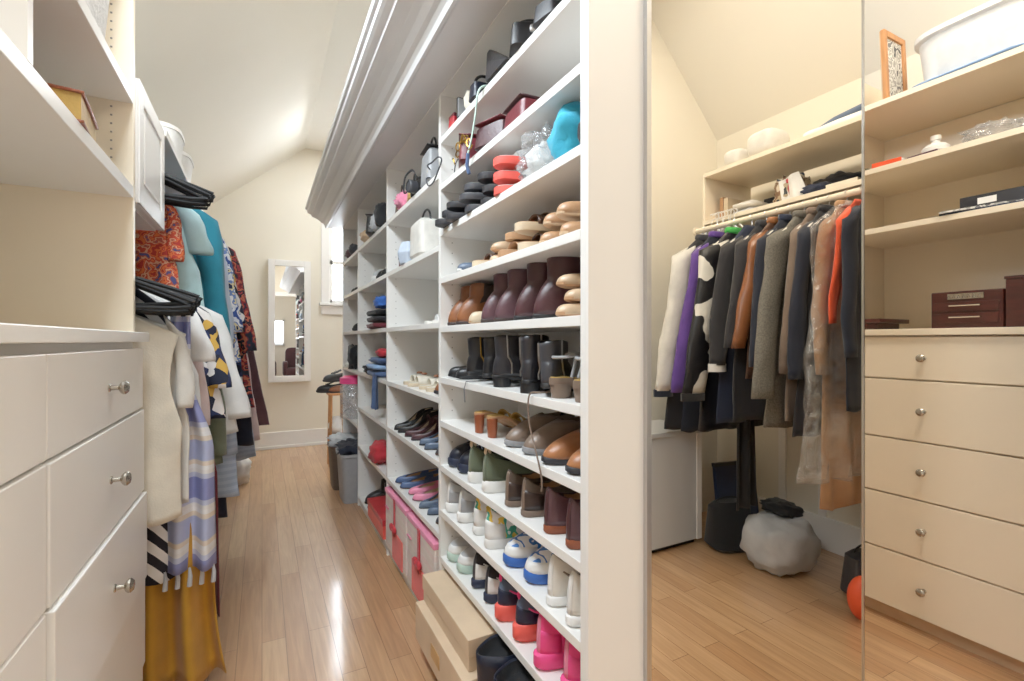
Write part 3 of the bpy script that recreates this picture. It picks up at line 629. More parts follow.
# ------------------------------------------------------------------ shoes
def sstep(a, b, x):
    t = max(0, min(1, (x - a) / (b - a))); return t * t * (3 - 2 * t)
NA = 32
class Shoe:
    # toe along +x, heel at -x, ground at z = 0
    def __init__(s, L=.23, W=.082, sole=.012, heel=0, collar=.06, throat=.05, toe=.035, oc=-.035, orad=.06, ow=.026, point=0, shaft=0, shaft_w=1.0, upper='black_leather', solem='black_rubber',
                 lining='taupe_cloth', lace=None, zipm=None, tab=None, heelm=None, cap=None, block=.03, stripe=None, foxing=1.03, band=None, strap=None, elastic=None, counter=None, backstay=None):
        s.__dict__.update(locals())
    def out(s, a, k=1, kx=1):
        c, q = cos(a), sin(a)
        x = s.L / 2 * c * kx
        w = s.W / 2 * (.74 + .26 * sstep(-.25, .22, x / s.L))
        w *= 1 - s.point * max(0, (x / s.L - .02) / .48) ** 1.6
        return x, (abs(q) ** .78) * (1 if q >= 0 else -1) * w * k
    def zb(s, x): return s.heel * sstep(.2 * s.L, -.28 * s.L, x)
    def build(s, root):
        A = [2 * pi * j / NA for j in range(NA)]
        # sole
        so = MB(); rs = []
        for k, zz in ((.96, 0), (s.foxing, .2), (s.foxing, .85), (1.0, 1)):
            rs.append([(s.out(a, k)[0] * (1 + (k - 1) * .5), s.out(a, k)[1], s.zb(s.out(a)[0]) + s.sole * zz + .012 * (max(0, s.out(a)[0] / s.L - .33) / .17) ** 2 * (.35 if not s.heel else .0)) for a in A])
        so.rings(rs); sole = so.build('sole', s.solem, root, auto=50)
        if s.heel > .02:
            hb = MB(); rs = []
            for t in (0, .5, .92, 1.0):
                kx = (.62 + .38 * t ** 2) if s.block < .02 else (.88 + .12 * t)
                r = []
                for a in [2 * pi * j / 16 for j in range(16)]:
                    x = -s.L * .5 + s.block * .9 + s.block * .9 * cos(a) * kx; y = s.W * .34 * sin(a) * (kx if s.block < .02 else 1) * (.5 if s.block < .02 else .95)
                    r.append((x, y, t * (s.zb(x) + .004)))
                rs.append(r)
            hb.rings(rs); hb.build('heel', s.heelm or s.solem, root)
        # upper: from the welt up to the opening
        K = 8; rings = []
        Z0 = s.sole * .92
        def op(a):
            c, q = cos(a), sin(a)
            x = s.oc + s.orad * c; y = s.ow * (abs(q) ** .85) * (1 if q >= 0 else -1) * (1 - .22 * max(0, -c))
            z = Z0 + s.throat + (s.collar - s.throat) * (1 - c) / 2 + s.zb(x)
            if not s.shaft and s.collar > .05: z += .010 * max(0, -c) ** 5 - .009 * q * q * (1 if c < .5 else .3)
            if s.shaft: z = Z0 + s.throat + s.zb(x) * .8
            return x, y, z
        for i in range(K + 1):
            t = i / K; r = []
            for a in A:
                px_, py_ = s.out(a, .985, .985); p0 = Vector((px_, py_, Z0 + s.zb(px_)))
                o = Vector(op(a)); wt = max(0, cos(a))
                c1 = Vector((px_ * (1.0 - .02 * wt), py_ * 1.03, p0.z + s.toe * 1.25 * wt + (o.z - p0.z) * .75 * (1 - wt)))
                p = p0 * (1 - t) ** 2 + c1 * 2 * t * (1 - t) + o * t * t
                r.append(tuple(p))
            rings.append(r)
        if s.shaft:
            top = rings[-1]
            for i in range(1, 6):
                t = i / 5; kk = 1 + (s.shaft_w - 1) * t
                r = []
                for j, a in enumerate(A):
                    x, y, z = top[j]
                    lean = .012 * t
                    r.append(((x - s.oc) * kk + s.oc - lean * .3, y * kk * (1 + .25 * sin(t * pi) * 0), z + (s.shaft - (z - 0)) * t + .004 * sin(2 * a) * t))
                rings.append(r)
        ub = MB(); ub.rings(rings, True, False)
        up = ub.build('upper', s.upper, root, auto=0, thick=.003)
        # insole / lining
        lz_ = rings[-1][0][2] - .03 if s.shaft else None
        li = MB()
        if s.shaft:
            last = rings[-1]
            li.rings([[((x - s.oc) * .93 + s.oc, y * .93, z - .004) for x, y, z in last], [((x - s.oc) * .88 + s.oc, y * .88, z - .03) for x, y, z in last]], False, True)
        else:
            rr = [op(a) for a in A]
            li.rings([[((x - s.oc) * .96 + s.oc, y * .96, z - .003) for x, y, z in rr], [((x - s.oc) * .98 + s.oc, y * 1.0, Z0 + .006 + s.zb(x)) for x, y, z in rr]], False, True)
        li.build('lining', s.lining, root, auto=0)
        if s.cap:
            cp = MB(); rs = []
            for i in range(6):
                r = []
                for j, a in enumerate(A):
                    wgt = .5 + .5 * cos(a)
                    x, y, z = rings[i][j]
                    if cos(a) > .25: r.append((x * 1.004 + .0012, y * 1.02, z + .0015))
                rs.append(r)
            m = len(rs[0]); idx = [j for j, a in enumerate(A) if cos(a) > .25]
            order = sorted(range(m), key=lambda q: (A[idx[q]] if A[idx[q]] < pi else A[idx[q]] - 2 * pi))
            vs = [r[q] for r in rs[:4] for q in order]; fs = [(i * m + j, i * m + j + 1, (i + 1) * m + j + 1, (i + 1) * m + j) for i in range(3) for j in range(m - 1)]
            MB().add(vs, fs).build('toe_cap', s.cap, up, auto=0, thick=.002)
        def patch(name, m, cond, r0, r1, par, k=1.02):
            idx = [j for j, a in enumerate(A) if cond(a)]; mm = len(idx)
            vs = [(s.oc + (rings[r][j][0] - s.oc) * k, rings[r][j][1] * k, rings[r][j][2] + .0006) for r in range(r0, r1 + 1) for j in idx]
            fs = [(i * mm + j, i * mm + j + 1, (i + 1) * mm + j + 1, (i + 1) * mm + j) for i in range(r1 - r0) for j in range(mm - 1)]
            MB().add(vs, fs).build(name, m, par, auto=0, thick=.002)
        if s.counter: patch('heel_counter', s.counter, lambda a: cos(a) < -.45, 0, 4, up)
        if s.backstay: patch('heel_strip', s.backstay, lambda a: cos(a) < -.93, 0, 7, up, 1.025)
        if s.stripe:
            for sd in (-1, 1):
                pts = []
                for i in range(9):
                    q = i / 8; a = sd * (pi * .30 + pi * .5 * q); k = 1.5 + 3.2 * q * q
                    j = (a / (2 * pi)) * NA; j0 = int(math.floor(j)); f = j - j0; kk = int(k); fk = k - kk
                    def pt(jj, kk_): return Vector(rings[min(K, kk_)][jj % NA])
                    p = (pt(j0, kk) * (1 - f) + pt(j0 + 1, kk) * f) * (1 - fk) + (pt(j0, kk + 1) * (1 - f) + pt(j0 + 1, kk + 1) * f) * fk
                    pts.append((p.x, p.y + sd * .0012, p.z))
                MB().tube(pts, [.0015, .003, .004, .0045, .0045, .004, .0035, .003, .002], 8).build('side_stripe', s.stripe, up)
        if s.lace:
            tg = MB()
            def tf(u, v):
                x = s.oc + s.orad * (1.0 - 1.15 * u); y = s.ow * .8 * (v * 2 - 1) * (.75 + .3 * u)
                z = Z0 + s.throat + (s.collar - s.throat) * u * .8 + .004 + .022 * u - .010 * (v * 2 - 1) ** 2
                return (x, y, z)
            tg.grid(tf, 8, 6); tg.build('tongue', s.upper, root, auto=0, thick=.004)
            lc_ = MB()
            for i in range(5):
                u = .06 + i * .15
                x = s.oc + s.orad * (1.0 - 1.1 * u); z = Z0 + s.throat + (s.collar - s.throat) * u * .8 + .010 + .006 * u
                y = s.ow * 1.05
                lc_.tube([(x + .004 * (1 if i % 2 else -1), -y, z - .008), (x, -y * .4, z + .001), (x, y * .4, z + .001), (x - .004 * (1 if i % 2 else -1), y, z - .008)], .0022, 6)
            x = s.oc + s.orad * .3; z = Z0 + s.collar * .85 + .018
            for sd in (-1, 1):
                lc_.tube([(x, 0, z - .006), (x + .004, sd * .014, z + .004), (x + .012, sd * .026, z - .004), (x + .006, sd * .012, z - .008), (x, 0, z - .006)], .002, 6)
                lc_.tube([(x, 0, z - .006), (x + .02, sd * .016, z - .012), (x + .034, sd * .03, z - .026)], .0018, 6)
            lc_.build('laces', s.lace, root)
        if s.zipm and s.shaft:
            for sd in (-1, 1):
                j = NA // 2 + sd * 5
                pts = [Vector(rings[i][j]) for i in range(4, len(rings))]
                nrm = Vector((-.35, -1 if pts[0].y < 0 else 1, 0)).normalized()
                pts = [p + nrm * .0022 for p in pts]
                z_ = MB(); z_.tube(pts, .0024, 6)
                b_ = pts[0]; z_.tube([b_, b_ + nrm * .004 + Vector((0, 0, -.012)), b_ + nrm * .003 + Vector((0, 0, -.026))], .0022, 6)
                z_.build('zipper', s.zipm, up)
        if s.tab:
            j = NA // 2; p = Vector(rings[-1][j])
            MB().tube([p + Vector((.002, 0, -.016)), p + Vector((-.006, 0, .0)), p + Vector((-.003, 0, .018)), p + Vector((.005, 0, .02)), p + Vector((.008, 0, -.006))], .0032, 8, flat=1.6).build('pull_tab', s.tab, up)
        if s.elastic and s.shaft:
            for sd in (-1, 1):
                j = NA // 4 if sd > 0 else 3 * NA // 4
                g = []
                for i in range(5, len(rings)):
                    wv = 1 + (i - 5) * .35
                    g.append([Vector(rings[i][(j + q) % NA]) + Vector((0, sd * .0018, 0)) for q in (-2, -1, 0, 1, 2)])
                vs = [p for r in g for p in r]; fs = [(i * 5 + k, i * 5 + k + 1, (i + 1) * 5 + k + 1, (i + 1) * 5 + k) for i in range(len(g) - 1) for k in range(4)]
                MB().add(vs, fs).build('elastic_gusset', s.elastic, up, auto=0, thick=.002)
        if s.strap:
            st_ = MB(); x = s.oc + s.orad * .15; z = Z0 + s.collar + s.zb(x) + .004
            st_.tube([(x, -s.ow * 1.15, z - .012), (x, -s.ow * .7, z + .010), (x, 0, z + .018), (x, s.ow * .7, z + .010), (x, s.ow * 1.15, z - .012)], .0045, 8, flat=.5)
            st_.build('strap', s.strap, root)
class Sandal:
    def __init__(s, L=.23, W=.08, sole=.016, heel=0, block=.028, solem='black_rubber', insole='tan_leather', straps='cross', strapm='black_leather', heelm=None, wedge=False, ankle=False, trim=None, point=0):
        s.__dict__.update(locals())
    out = Shoe.out; zb = Shoe.zb
    def build(s, root):
        A = [2 * pi * j / NA for j in range(NA)]
        so = MB(); rs = []
        for k, zz in ((.97, 0), (1.02, .25), (1.02, .8), (1.0, 1)):
            rs.append([(s.out(a, k)[0], s.out(a, k)[1], (0 if s.wedge and zz == 0 else s.zb(s.out(a)[0])) + s.sole * zz) for a in A])
        so.rings(rs); so.build('sole', s.solem, root, auto=50)
        MB().rings([[(s.out(a, .95, .97)[0], s.out(a, .95, .97)[1], s.zb(s.out(a)[0]) + s.sole * q) for a in A] for q in (.95, 1.0 + .002 / s.sole)]).build('insole', s.insole, root, auto=50)
        if s.heel > .02 and not s.wedge:
            hb = MB(); x0 = -s.L / 2
            rs = []
            for t in (0, .6, 1):
                k = .8 + .2 * t
                rs.append([(x0 + s.block * (1 + cos(a) * k) * .95 + .002, s.W * .33 * sin(a) * k, t * (s.heel + .002)) for a in [2 * pi * j / 14 for j in range(14)]])
            hb.rings(rs); hb.build('heel', s.heelm or s.solem, root)
        def band(x, w, h, slant=0):
            def fn(u, v):
                a = pi * u; xx = x + w * (v - .5) + slant * (u - .5)
                hw = abs(s.out(math.acos(max(-1, min(1, xx / (s.L / 2)))))[1]) * 1.0
                return (xx, -hw * cos(a), s.zb(xx) + s.sole * .8 + h * (sin(a) ** .7))
            return MB().grid(fn, 14, 3)
        if s.straps == 'thong':
            for sd in (-1, 1):
                z = s.sole + s.zb(.02)
                MB().tube([(s.L * .27, 0, s.sole), (s.L * .25, sd * .004, s.sole + .018), (s.L * .12, sd * s.W * .32, s.sole + .032), (-.01, sd * s.W * .43, s.sole + .012), (-.02, sd * s.W * .44, s.sole * .8)], [.004, .005, .008, .007, .006], 8, flat=.5).build('strap', s.strapm, root)
        elif s.straps == 'wide':
            band(s.L * .15, .07, .032).build('strap', s.strapm, root, thick=.003, auto=0)
            if s.trim: MB().sup((s.L * .15, 0, s.sole + .040 + s.zb(.03)), (.014, .012, .006), n=12, m=8).build('bow', s.trim, root)
        else:
            band(s.L * .22, .022, .030, .012).build('strap', s.strapm, root, thick=.003, auto=0)
            band(s.L * .06, .02, .040, -.02).build('strap', s.strapm, root, thick=.003, auto=0)
        if s.ankle:
            z = s.sole + s.zb(-.08) + .05; x = -s.L * .3
            MB().tube([(x + .035 * cos(a) + .005, .03 * sin(a), z + .004 * cos(a)) for a in [2 * pi * j / 16 for j in range(16)]], .004, 6, closed=True).build('ankle_strap', s.strapm, root)
            for sd in (-1, 1): MB().tube([(x + .01, sd * .03, z), (x - .005, sd * .033, s.sole + s.zb(x) + .002)], .004, 6).build('strap', s.strapm, root)
STY = {}; BUILT = {}
def sneaker(**k):
    d = dict(L=.235, W=.084, sole=.026, collar=.066, throat=.048, toe=.034, oc=-.03, orad=.075, ow=.025, upper='gray_cloth', solem='white_rubber', lining='charcoal_cloth', lace='white_cloth', foxing=1.06)
    d.update(k); return Shoe(**d)
def boot(**k):
    d = dict(L=.22, W=.078, sole=.012, heel=.02, collar=.05, throat=.055, toe=.045, oc=-.045, orad=.054, ow=.034, shaft=.142, shaft_w=1.02, upper='black_leather', solem='black_rubber', lining='charcoal_cloth')
    d.update(k); return Shoe(**d)
def flat(**k):
    d = dict(L=.225, W=.074, sole=.007, collar=.042, throat=.02, toe=.024, oc=-.02, orad=.084, ow=.029, point=.35, upper='navy_leather', solem='brown_rubber', lining='beige_cloth', foxing=1.0)
    d.update(k); return Shoe(**d)
def loafer(**k):
    d = dict(L=.23, W=.08, sole=.014, collar=.056, throat=.05, toe=.036, oc=-.045, orad=.06, ow=.027, upper='brown_leather', solem='soot_rubber', lining='tan_cloth', foxing=1.04)
    d.update(k); return Shoe(**d)
def pump(**k):
    d = dict(L=.205, W=.072, sole=.006, heel=.05, block=.014, collar=.042, throat=.018, toe=.024, oc=-.02, orad=.078, ow=.028, point=.5, upper='black_leather', solem='black_rubber', lining='beige_cloth', foxing=1.0)
    d.update(k); return Shoe(**d)
STY.update(
 navy_sneaker=sneaker(upper='deepnavy_leather', solem='navy_rubber', lace='paleblue_cloth', lining='black_cloth', sole=.03, stripe='silver_leather'),
 olive_sneaker=sneaker(upper='olive_cloth', solem='white_rubber', lining='soot_cloth', lace='sage_cloth', sole=.036, tab='beige_cloth', collar=.075, foxing=1.07, backstay='sage_cloth'),
 dark_loafer=loafer(upper='graybrown_leather', solem='taupe_rubber', collar=.072, sole=.018, throat=.055, backstay='taupe_leather', counter='darkbrown_leather'),
 russet_loafer=loafer(upper='mauve_leather', solem='rust_rubber', collar=.078, sole=.02, throat=.055, backstay='maroon_leather'),
 gray_sneaker=sneaker(upper='lightgray_cloth', solem='white_rubber', sole=.036, lining='gray_cloth', foxing=1.12, counter='silver_leather', backstay='white_leather'),
 floral_sneaker=sneaker(upper='print_floralshoe', solem='white_rubber', sole=.03, collar=.078, lining='offwhite_cloth', lace='blue_cloth', counter='white_leather'),
 running_shoe=sneaker(upper='print_bluewhite', solem='blue_rubber', sole=.028, lining='black_cloth', lace='white_cloth', cap='white_leather'),
 white_sneaker=sneaker(upper='offwhite_leather', solem='white_rubber', sole=.024, collar=.082, throat=.06, lining='taupe_cloth', stripe='taupe_leather', foxing=1.09, backstay='white_leather'),
 mint_sneaker=sneaker(upper='lightgray_cloth', solem='mint_rubber', cap='white_leather', lace='white_cloth', sole=.03, stripe='white_leather'),
 banded_sneaker=sneaker(upper='soot_cloth', solem='navy_rubber', sole=.03, collar=.07, lace='white_cloth', stripe='white_leather', lining='black_cloth', foxing=1.1, counter='white_leather', backstay='charcoal_leather'),
 coral_sneaker=sneaker(upper='slate_cloth', solem='coral_rubber', sole=.046, collar=.062, lace='hotpink_cloth', stripe='hotpink_leather', lining='black_cloth', foxing=1.16, tab='hotpink_cloth', counter='navy_leather'),
 pink_sneaker=sneaker(upper='hotpink_cloth', solem='hotpink_rubber', sole=.04, collar=.08, throat=.06, lining='hotpink_cloth', lace='pink_cloth', foxing=1.16, L=.225, backstay='pink_leather', counter='hotpink_leather'),
 brown_suede=loafer(upper='taupe_leather', solem='gray_rubber', sole=.016, collar=.074, throat=.064, lining='darkbrown_cloth', toe=.026, oc=-.05, orad=.056, point=.12),
 tan_shoe=loafer(upper='cognac_leather', solem='soot_rubber', sole=.014, collar=.066, throat=.058, lining='darkbrown_cloth', toe=.026, oc=-.05, orad=.056, point=.1),
 gold_mule=Sandal(heel=.055, block=.016, solem='tan_leather', insole='gold_leather', strapm='gold_leather', straps='cross', heelm='rust_leather', sole=.008, L=.20, W=.07),
 black_flat=flat(upper='black_leather', solem='black_rubber', toe=.03, throat=.028, point=.15),
 black_boot=boot(upper='soot_leather', zipm='steel', heel=.022),
 black_ankle_boot=boot(upper='black_leather', zipm='brass', shaft=.138, ow=.036),
 side_zip_boot=boot(upper='charcoal_leather', zipm='steel', shaft=.128),
 silver_sandal=Sandal(solem='taupe_rubber', insole='gold_leather', strapm='silver_leather', straps='cross', heel=.03, ankle=True, L=.21, W=.076),
 brown_boot=boot(point=.25, oc=-.008, orad=.056, toe=.036, throat=.085, L=.195, upper='chestnut_leather', solem='darkbrown_rubber', elastic='darkbrown_cloth', shaft=.138),
 beige_flat=flat(upper='beige_leather', solem='tan_rubber', collar=.05, throat=.03, toe=.035),
 maroon_boot=boot(point=.4, oc=-.008, orad=.058, toe=.036, throat=.09, L=.195, upper='mauve_leather', solem='darkbrown_rubber', shaft=.150, lining='mauve_cloth', ow=.036, shaft_w=1.08),
 maroon_zip_boot=boot(point=.35, oc=-.006, orad=.06, toe=.036, throat=.09, L=.195, upper='maroon_leather', solem='black_rubber', shaft=.152, zipm='steel', ow=.037, shaft_w=1.08),
 tan_flat=flat(upper='sand_leather', solem='tan_rubber', point=.1, toe=.022),
 tan_sandal=Sandal(solem='tan_rubber', insole='sand_leather', strapm='tan_leather', straps='wide', sole=.018, L=.22),
 cork_sandal=Sandal(solem='beige_rubber', insole='tan_leather', strapm='brown_leather', straps='cross', sole=.02, L=.22),
 rose_flat=flat(upper='tan_leather', solem='sand_rubber', point=.1, toe=.03),
 blue_flat=flat(upper='slate_leather', solem='white_rubber', point=.05, toe=.026, lining='white_cloth'),
 black_flipflop=Sandal(L=.245, W=.092, solem='soot_rubber', insole='charcoal_rubber', strapm='black_rubber', straps='thong', sole=.018),
 gray_flipflop=Sandal(L=.245, W=.09, solem='charcoal_rubber', insole='gray_rubber', strapm='black_rubber', straps='thong', sole=.018),
 red_flipflop=Sandal(L=.245, W=.092, solem='coral_rubber', insole='white_rubber', strapm='white_rubber', straps='thong', sole=.02, trim=None),
 bow_slide=Sandal(solem='beige_rubber', insole='cream_leather', strapm='cream_leather', straps='wide', trim='chestnut_leather', sole=.014, L=.22),
 white_sandal=Sandal(solem='offwhite_rubber', insole='white_leather', strapm='white_leather', straps='cross', sole=.010, L=.21, ankle=True),
 black_pump=pump(), brown_pump=pump(upper='maroon_leather', strap='maroon_leather', heel=.045),
 slate_heel=pump(upper='slate_leather', lining='tan_cloth', solem='soot_rubber', heel=.035, block=.022),
 navy_flat=flat(upper='denim_leather', lining='tan_cloth', point=.45), charcoal_flat=flat(upper='charcoal_leather', lining='sand_cloth', point=.3), pink_flat=flat(upper='pink_leather', lining='sand_cloth', point=.4), 
 black_sneaker=sneaker(upper='black_leather', solem='soot_rubber', lace='black_cloth', sole=.02),
 fur_boot=boot(upper='deepnavy_leather', solem='black_rubber', lining='black_cloth', shaft=.228, ow=.043, orad=.056, W=.09, shaft_w=1.12, heel=.0, L=.23),
 rust_loafer=loafer(upper='chestnut_leather'),
)
def shoe(sty, name, label, X, Y, z, rz, group=None, tilt=None, cat='shoe'):
    if sty not in BUILT:
        o = thing(name, label, cat, (0, 0, 0)); STY[sty].build(o); BUILT[sty] = o
    else:
        o = copy_tree(BUILT[sty])
        if 'group' in o: del o['group']
    o.location = (X, Y, z); o.rotation_euler = tilt if tilt else (0, 0, rz); o['label'] = label; o['category'] = cat
    if tilt: o.rotation_euler = (tilt[0], tilt[1], rz)
    if group: o['group'] = group
    return o
def pair(sty, name, label, ys, z, facing='heel', xf=.575, group=None, cat='shoe', jit=.06, seed=0):
    # heel: heels towards the aisle; toe: toes towards the aisle. Smaller y is the right one in the photo
    R = random.Random(int(ys[0] * 1000) + int(z * 100))
    L = STY[sty].L
    for i, y in enumerate(ys):
        rz = (0 if facing == 'heel' else pi) + R.uniform(-jit, jit)
        side = '' if len(ys) == 1 else (', left one of the pair' if y == max(ys) else ', right one of the pair')
        shoe(sty, name, label + side, xf + L / 2 + R.uniform(0, .012), y, z + .0115, rz, group, None, cat)
GS = 'shoes in the tall bay nearest the mirror'
a, b, c_, d_, e_, f_, g_, h_, i_, j_ = [R1[k] for k in (9, 8, 7, 6, 5, 4, 3, 2, 1, 0)]
# bottom row up
pair('mint_sneaker', 'sneaker', 'gray sneaker with mint sole, lowest shelf', (1.60, 1.505), a, 'toe')
pair('banded_sneaker', 'sneaker', 'black running shoe with thick white sole, heel outward', (1.395, 1.295), a)
pair('coral_sneaker', 'running_shoe', 'dark gray running shoe on thick coral sole', (1.19, 1.09), a)
pair('pink_sneaker', 'running_shoe', 'all hot-pink running shoe on the lowest shelf', (.975, .868), a)
pair('gray_sneaker', 'sneaker', 'pale gray knit sneaker with chunky white sole', (1.60, 1.50), b)
pair('floral_sneaker', 'sneaker', 'white sneaker with teal and yellow floral print', (1.385, 1.275), b)
pair('running_shoe', 'running_shoe', 'white and bright blue running shoe, toe outward', (1.15, 1.045), b, 'toe')
pair('white_sneaker', 'sneaker', 'plain white leather high sneaker beside the end post', (.94, .85), b)
pair('navy_sneaker', 'sneaker', 'glossy navy lace-up sneaker with toe outward', (1.605, 1.515), c_, 'toe')
pair('olive_sneaker', 'sneaker', 'olive-green sneaker with white sole and heel loop', (1.395, 1.285), c_)
pair('dark_loafer', 'slip_on_shoe', 'dark gray-brown slip-on with heel outward', (1.155, 1.065), c_)
pair('russet_loafer', 'slip_on_shoe', 'reddish-brown leather shoe with rust sole', (.945, .853), c_)
pair('gold_mule', 'heeled_sandal', 'gold strappy sandal with block heel outward', (1.37, 1.285), d_, 'heel', xf=.58, cat='sandal')
pair('brown_suede', 'slip_on_shoe', 'brown suede ankle shoe with ridged gray sole, toe outward', (1.155, 1.055), d_, 'toe')
pair('tan_shoe', 'slip_on_shoe', 'tan leather shoe with toe outward beside the post', (.945, .85), d_, 'toe')
pair('black_flat', 'ballet_flat', 'black patent flat left of the black ankle boots', (1.60, 1.515), e_, 'toe')
shoe('black_ankle_boot', 'ankle_boot', 'glossy black ankle boot with brass zipper, left of the wide black boot', .685, 1.43, e_ + .0115, .15, cat='boot')
shoe('black_ankle_boot', 'ankle_boot', 'black ankle boot with brass zipper, touching the wide black boot', .69, 1.335, e_ + .0115, .3, cat='boot')
shoe('black_boot', 'ankle_boot', 'wide black ankle boot turned sideways, in mid-shelf', .685, 1.215, e_ + .0115, -.03, cat='boot')
shoe('black_boot', 'ankle_boot', 'black ankle boot with silver zipper, behind the wide one', .655, 1.10, e_ + .0115, .75, cat='boot')
shoe('side_zip_boot', 'ankle_boot', 'charcoal ankle boot with side zip beside the silver sandals', .655, 1.015, e_ + .0115, .8, cat='boot')
pair('silver_sandal', 'heeled_sandal', 'silver strappy sandal with ankle strap', (.92, .838), e_, cat='sandal')
pair('brown_boot', 'ankle_boot', 'chestnut-brown ankle boot with elastic sides', (1.60, 1.505), f_, 'toe', cat='boot')
pair('beige_flat', 'ballet_flat', 'beige flat between brown and maroon boots', (1.42,), f_, 'toe')
pair('maroon_boot', 'ankle_boot', 'plum-brown leather ankle boot with wide shaft', (1.325, 1.225), f_, 'toe', cat='boot')
pair('maroon_zip_boot', 'ankle_boot', 'dark maroon ankle boot with zipper', (1.10, 1.0), f_, 'toe', cat='boot')
def stack(sty, name, label, Y, z, n, step, facing='toe', xf=.575, cat='sandal', group=None, dy=.008, rz0=0):
    R = random.Random(int(Y * 991)); nm = {1: ['']} 
    wd = ['bottom', 'second', 'third', 'top']
    for k in range(n):
        pos = 'top' if k == n - 1 else wd[k]
        shoe(sty, name, label + (', %s of its stack' % pos if n > 1 else ''), xf + STY[sty].L / 2 + R.uniform(-.01, .02), Y + R.uniform(-dy, dy), z + .0115 + k * step, (0 if facing == 'heel' else pi) + rz0 + R.uniform(-.08, .08), group, None, cat)
stack('tan_flat', 'ballet_flat', 'sand flat stacked beside the post on the boot shelf', .885, f_, 3, .034, cat='shoe')
stack('tan_sandal', 'sandal', 'tan sandal with broad strap in the heap below the plastic bag', 1.17, g_, 2, .05)
stack('cork_sandal', 'sandal', 'brown strap sandal in the middle of the tan shoe shelf', 1.07, g_, 2, .052)
stack('rose_flat', 'loafer', 'tan leather flat stacked near the post', .97, g_, 2, .045, cat='shoe')
stack('rose_flat', 'loafer', 'tan leather flat stacked right against the post', .872, g_, 2, .045, cat='shoe')
stack('tan_flat', 'ballet_flat', 'sand flat stacked at mid-shelf below the flip-flops', 1.275, g_, 2, .036, cat='shoe')
stack('cork_sandal', 'sandal', 'brown strap sandal left of the tan flats', 1.38, g_, 1, .05)
stack('blue_flat', 'ballet_flat', 'slate-blue flat with white sole on the tan shoe shelf', 1.485, g_, 1, .04, cat='shoe')
stack('black_flipflop', 'flip_flop', 'black flip-flop hanging over the shelf edge, far end', 1.585, h_, 2, .035, xf=.535, rz0=.1)
stack('black_flipflop', 'flip_flop', 'black flip-flop in the second pile on the sandal shelf', 1.485, h_, 2, .035, xf=.54, rz0=-.1)
stack('gray_flipflop', 'flip_flop', 'gray flip-flop piled by the red striped ones', 1.375, h_, 3, .034, xf=.54)
stack('black_flipflop', 'flip_flop', 'black flip-flop lying behind the gray pile', 1.275, h_, 3, .035, xf=.55)
stack('red_flipflop', 'flip_flop', 'coral-red flip-flop with white edge', 1.165, h_, 3, .036, xf=.54)
# bay two
b2 = R2
pair('white_sandal', 'sandal', 'white strappy sandal alone on its shelf', (1.87, 1.775), b2[2], 'toe', cat='sandal')
pair('bow_slide', 'slide_sandal', 'cream slide sandal with brown bow, front row', (2.22, 2.12, 2.02, 1.92)[:2], b2[3], 'toe', cat='sandal')
pair('bow_slide', 'slide_sandal', 'cream slide sandal with brown bow, next to the divider', (1.97, 1.87), b2[3], 'toe', cat='sandal')
pair('rust_loafer', 'loafer', 'small brown loafer by the divider above the cream slides', (1.745,), b2[3], 'toe')
pair('black_pump', 'pump', 'black pointed pump, toe over the shelf edge', (2.36, 2.27), b2[4], 'toe', xf=.565)
pair('brown_pump', 'pump', 'dark maroon strapped pump', (2.16, 2.07), b2[4], 'toe')
pair('slate_heel', 'pump', 'slate-gray heeled shoe by the divider', (1.96, 1.87, 1.77)[:2], b2[4], 'toe')
pair('charcoal_flat', 'ballet_flat', 'charcoal flat beside the slate heels', (1.745,), b2[4], 'toe')
pair('navy_flat', 'ballet_flat', 'denim-blue pointed flat above the storage bins', (2.34, 2.25), b2[5], 'toe')
pair('pink_flat', 'ballet_flat', 'dusty pink flat above the storage bins', (2.14, 2.05), b2[5], 'toe')
pair('slate_heel', 'pump', 'slate heeled shoe on the shelf above the storage bins', (1.95, 1.86), b2[5], 'toe')
pair('charcoal_flat', 'ballet_flat', 'charcoal flat at the near end above the storage bins', (1.75,), b2[5], 'toe')
# bay three and four
pair('black_sneaker', 'sneaker', 'black lace-up sneaker on the second shelf of the third bay', (2.80, 2.70), b2[1], 'toe')
pair('gray_sneaker', 'sneaker', 'gray sneaker next to black ones in the third bay', (2.92,), b2[1], 'toe')
pair('black_flat', 'ballet_flat', 'small black flat in the far bay', (3.66, 3.57), b2[1], 'toe')
pair('black_sneaker', 'sneaker', 'black sneaker in the far bay, third shelf', (3.60,), b2[2], 'toe')
pair('black_boot', 'ankle_boot', 'black boot in the third bay, leaning by the red shoebox', (3.14, 3.04), .062 - .0115, 'toe', cat='boot')
shoe('fur_boot', 'winter_boot', 'tall black winter boot on the floor under the pink shoes, left one', .49 + .115, 1.145, .0625, .04, cat='boot')
shoe('fur_boot', 'winter_boot', 'tall black winter boot on the floor under the pink shoes, right one', .49 + .115, 1.03, .0625, -.04, cat='boot')

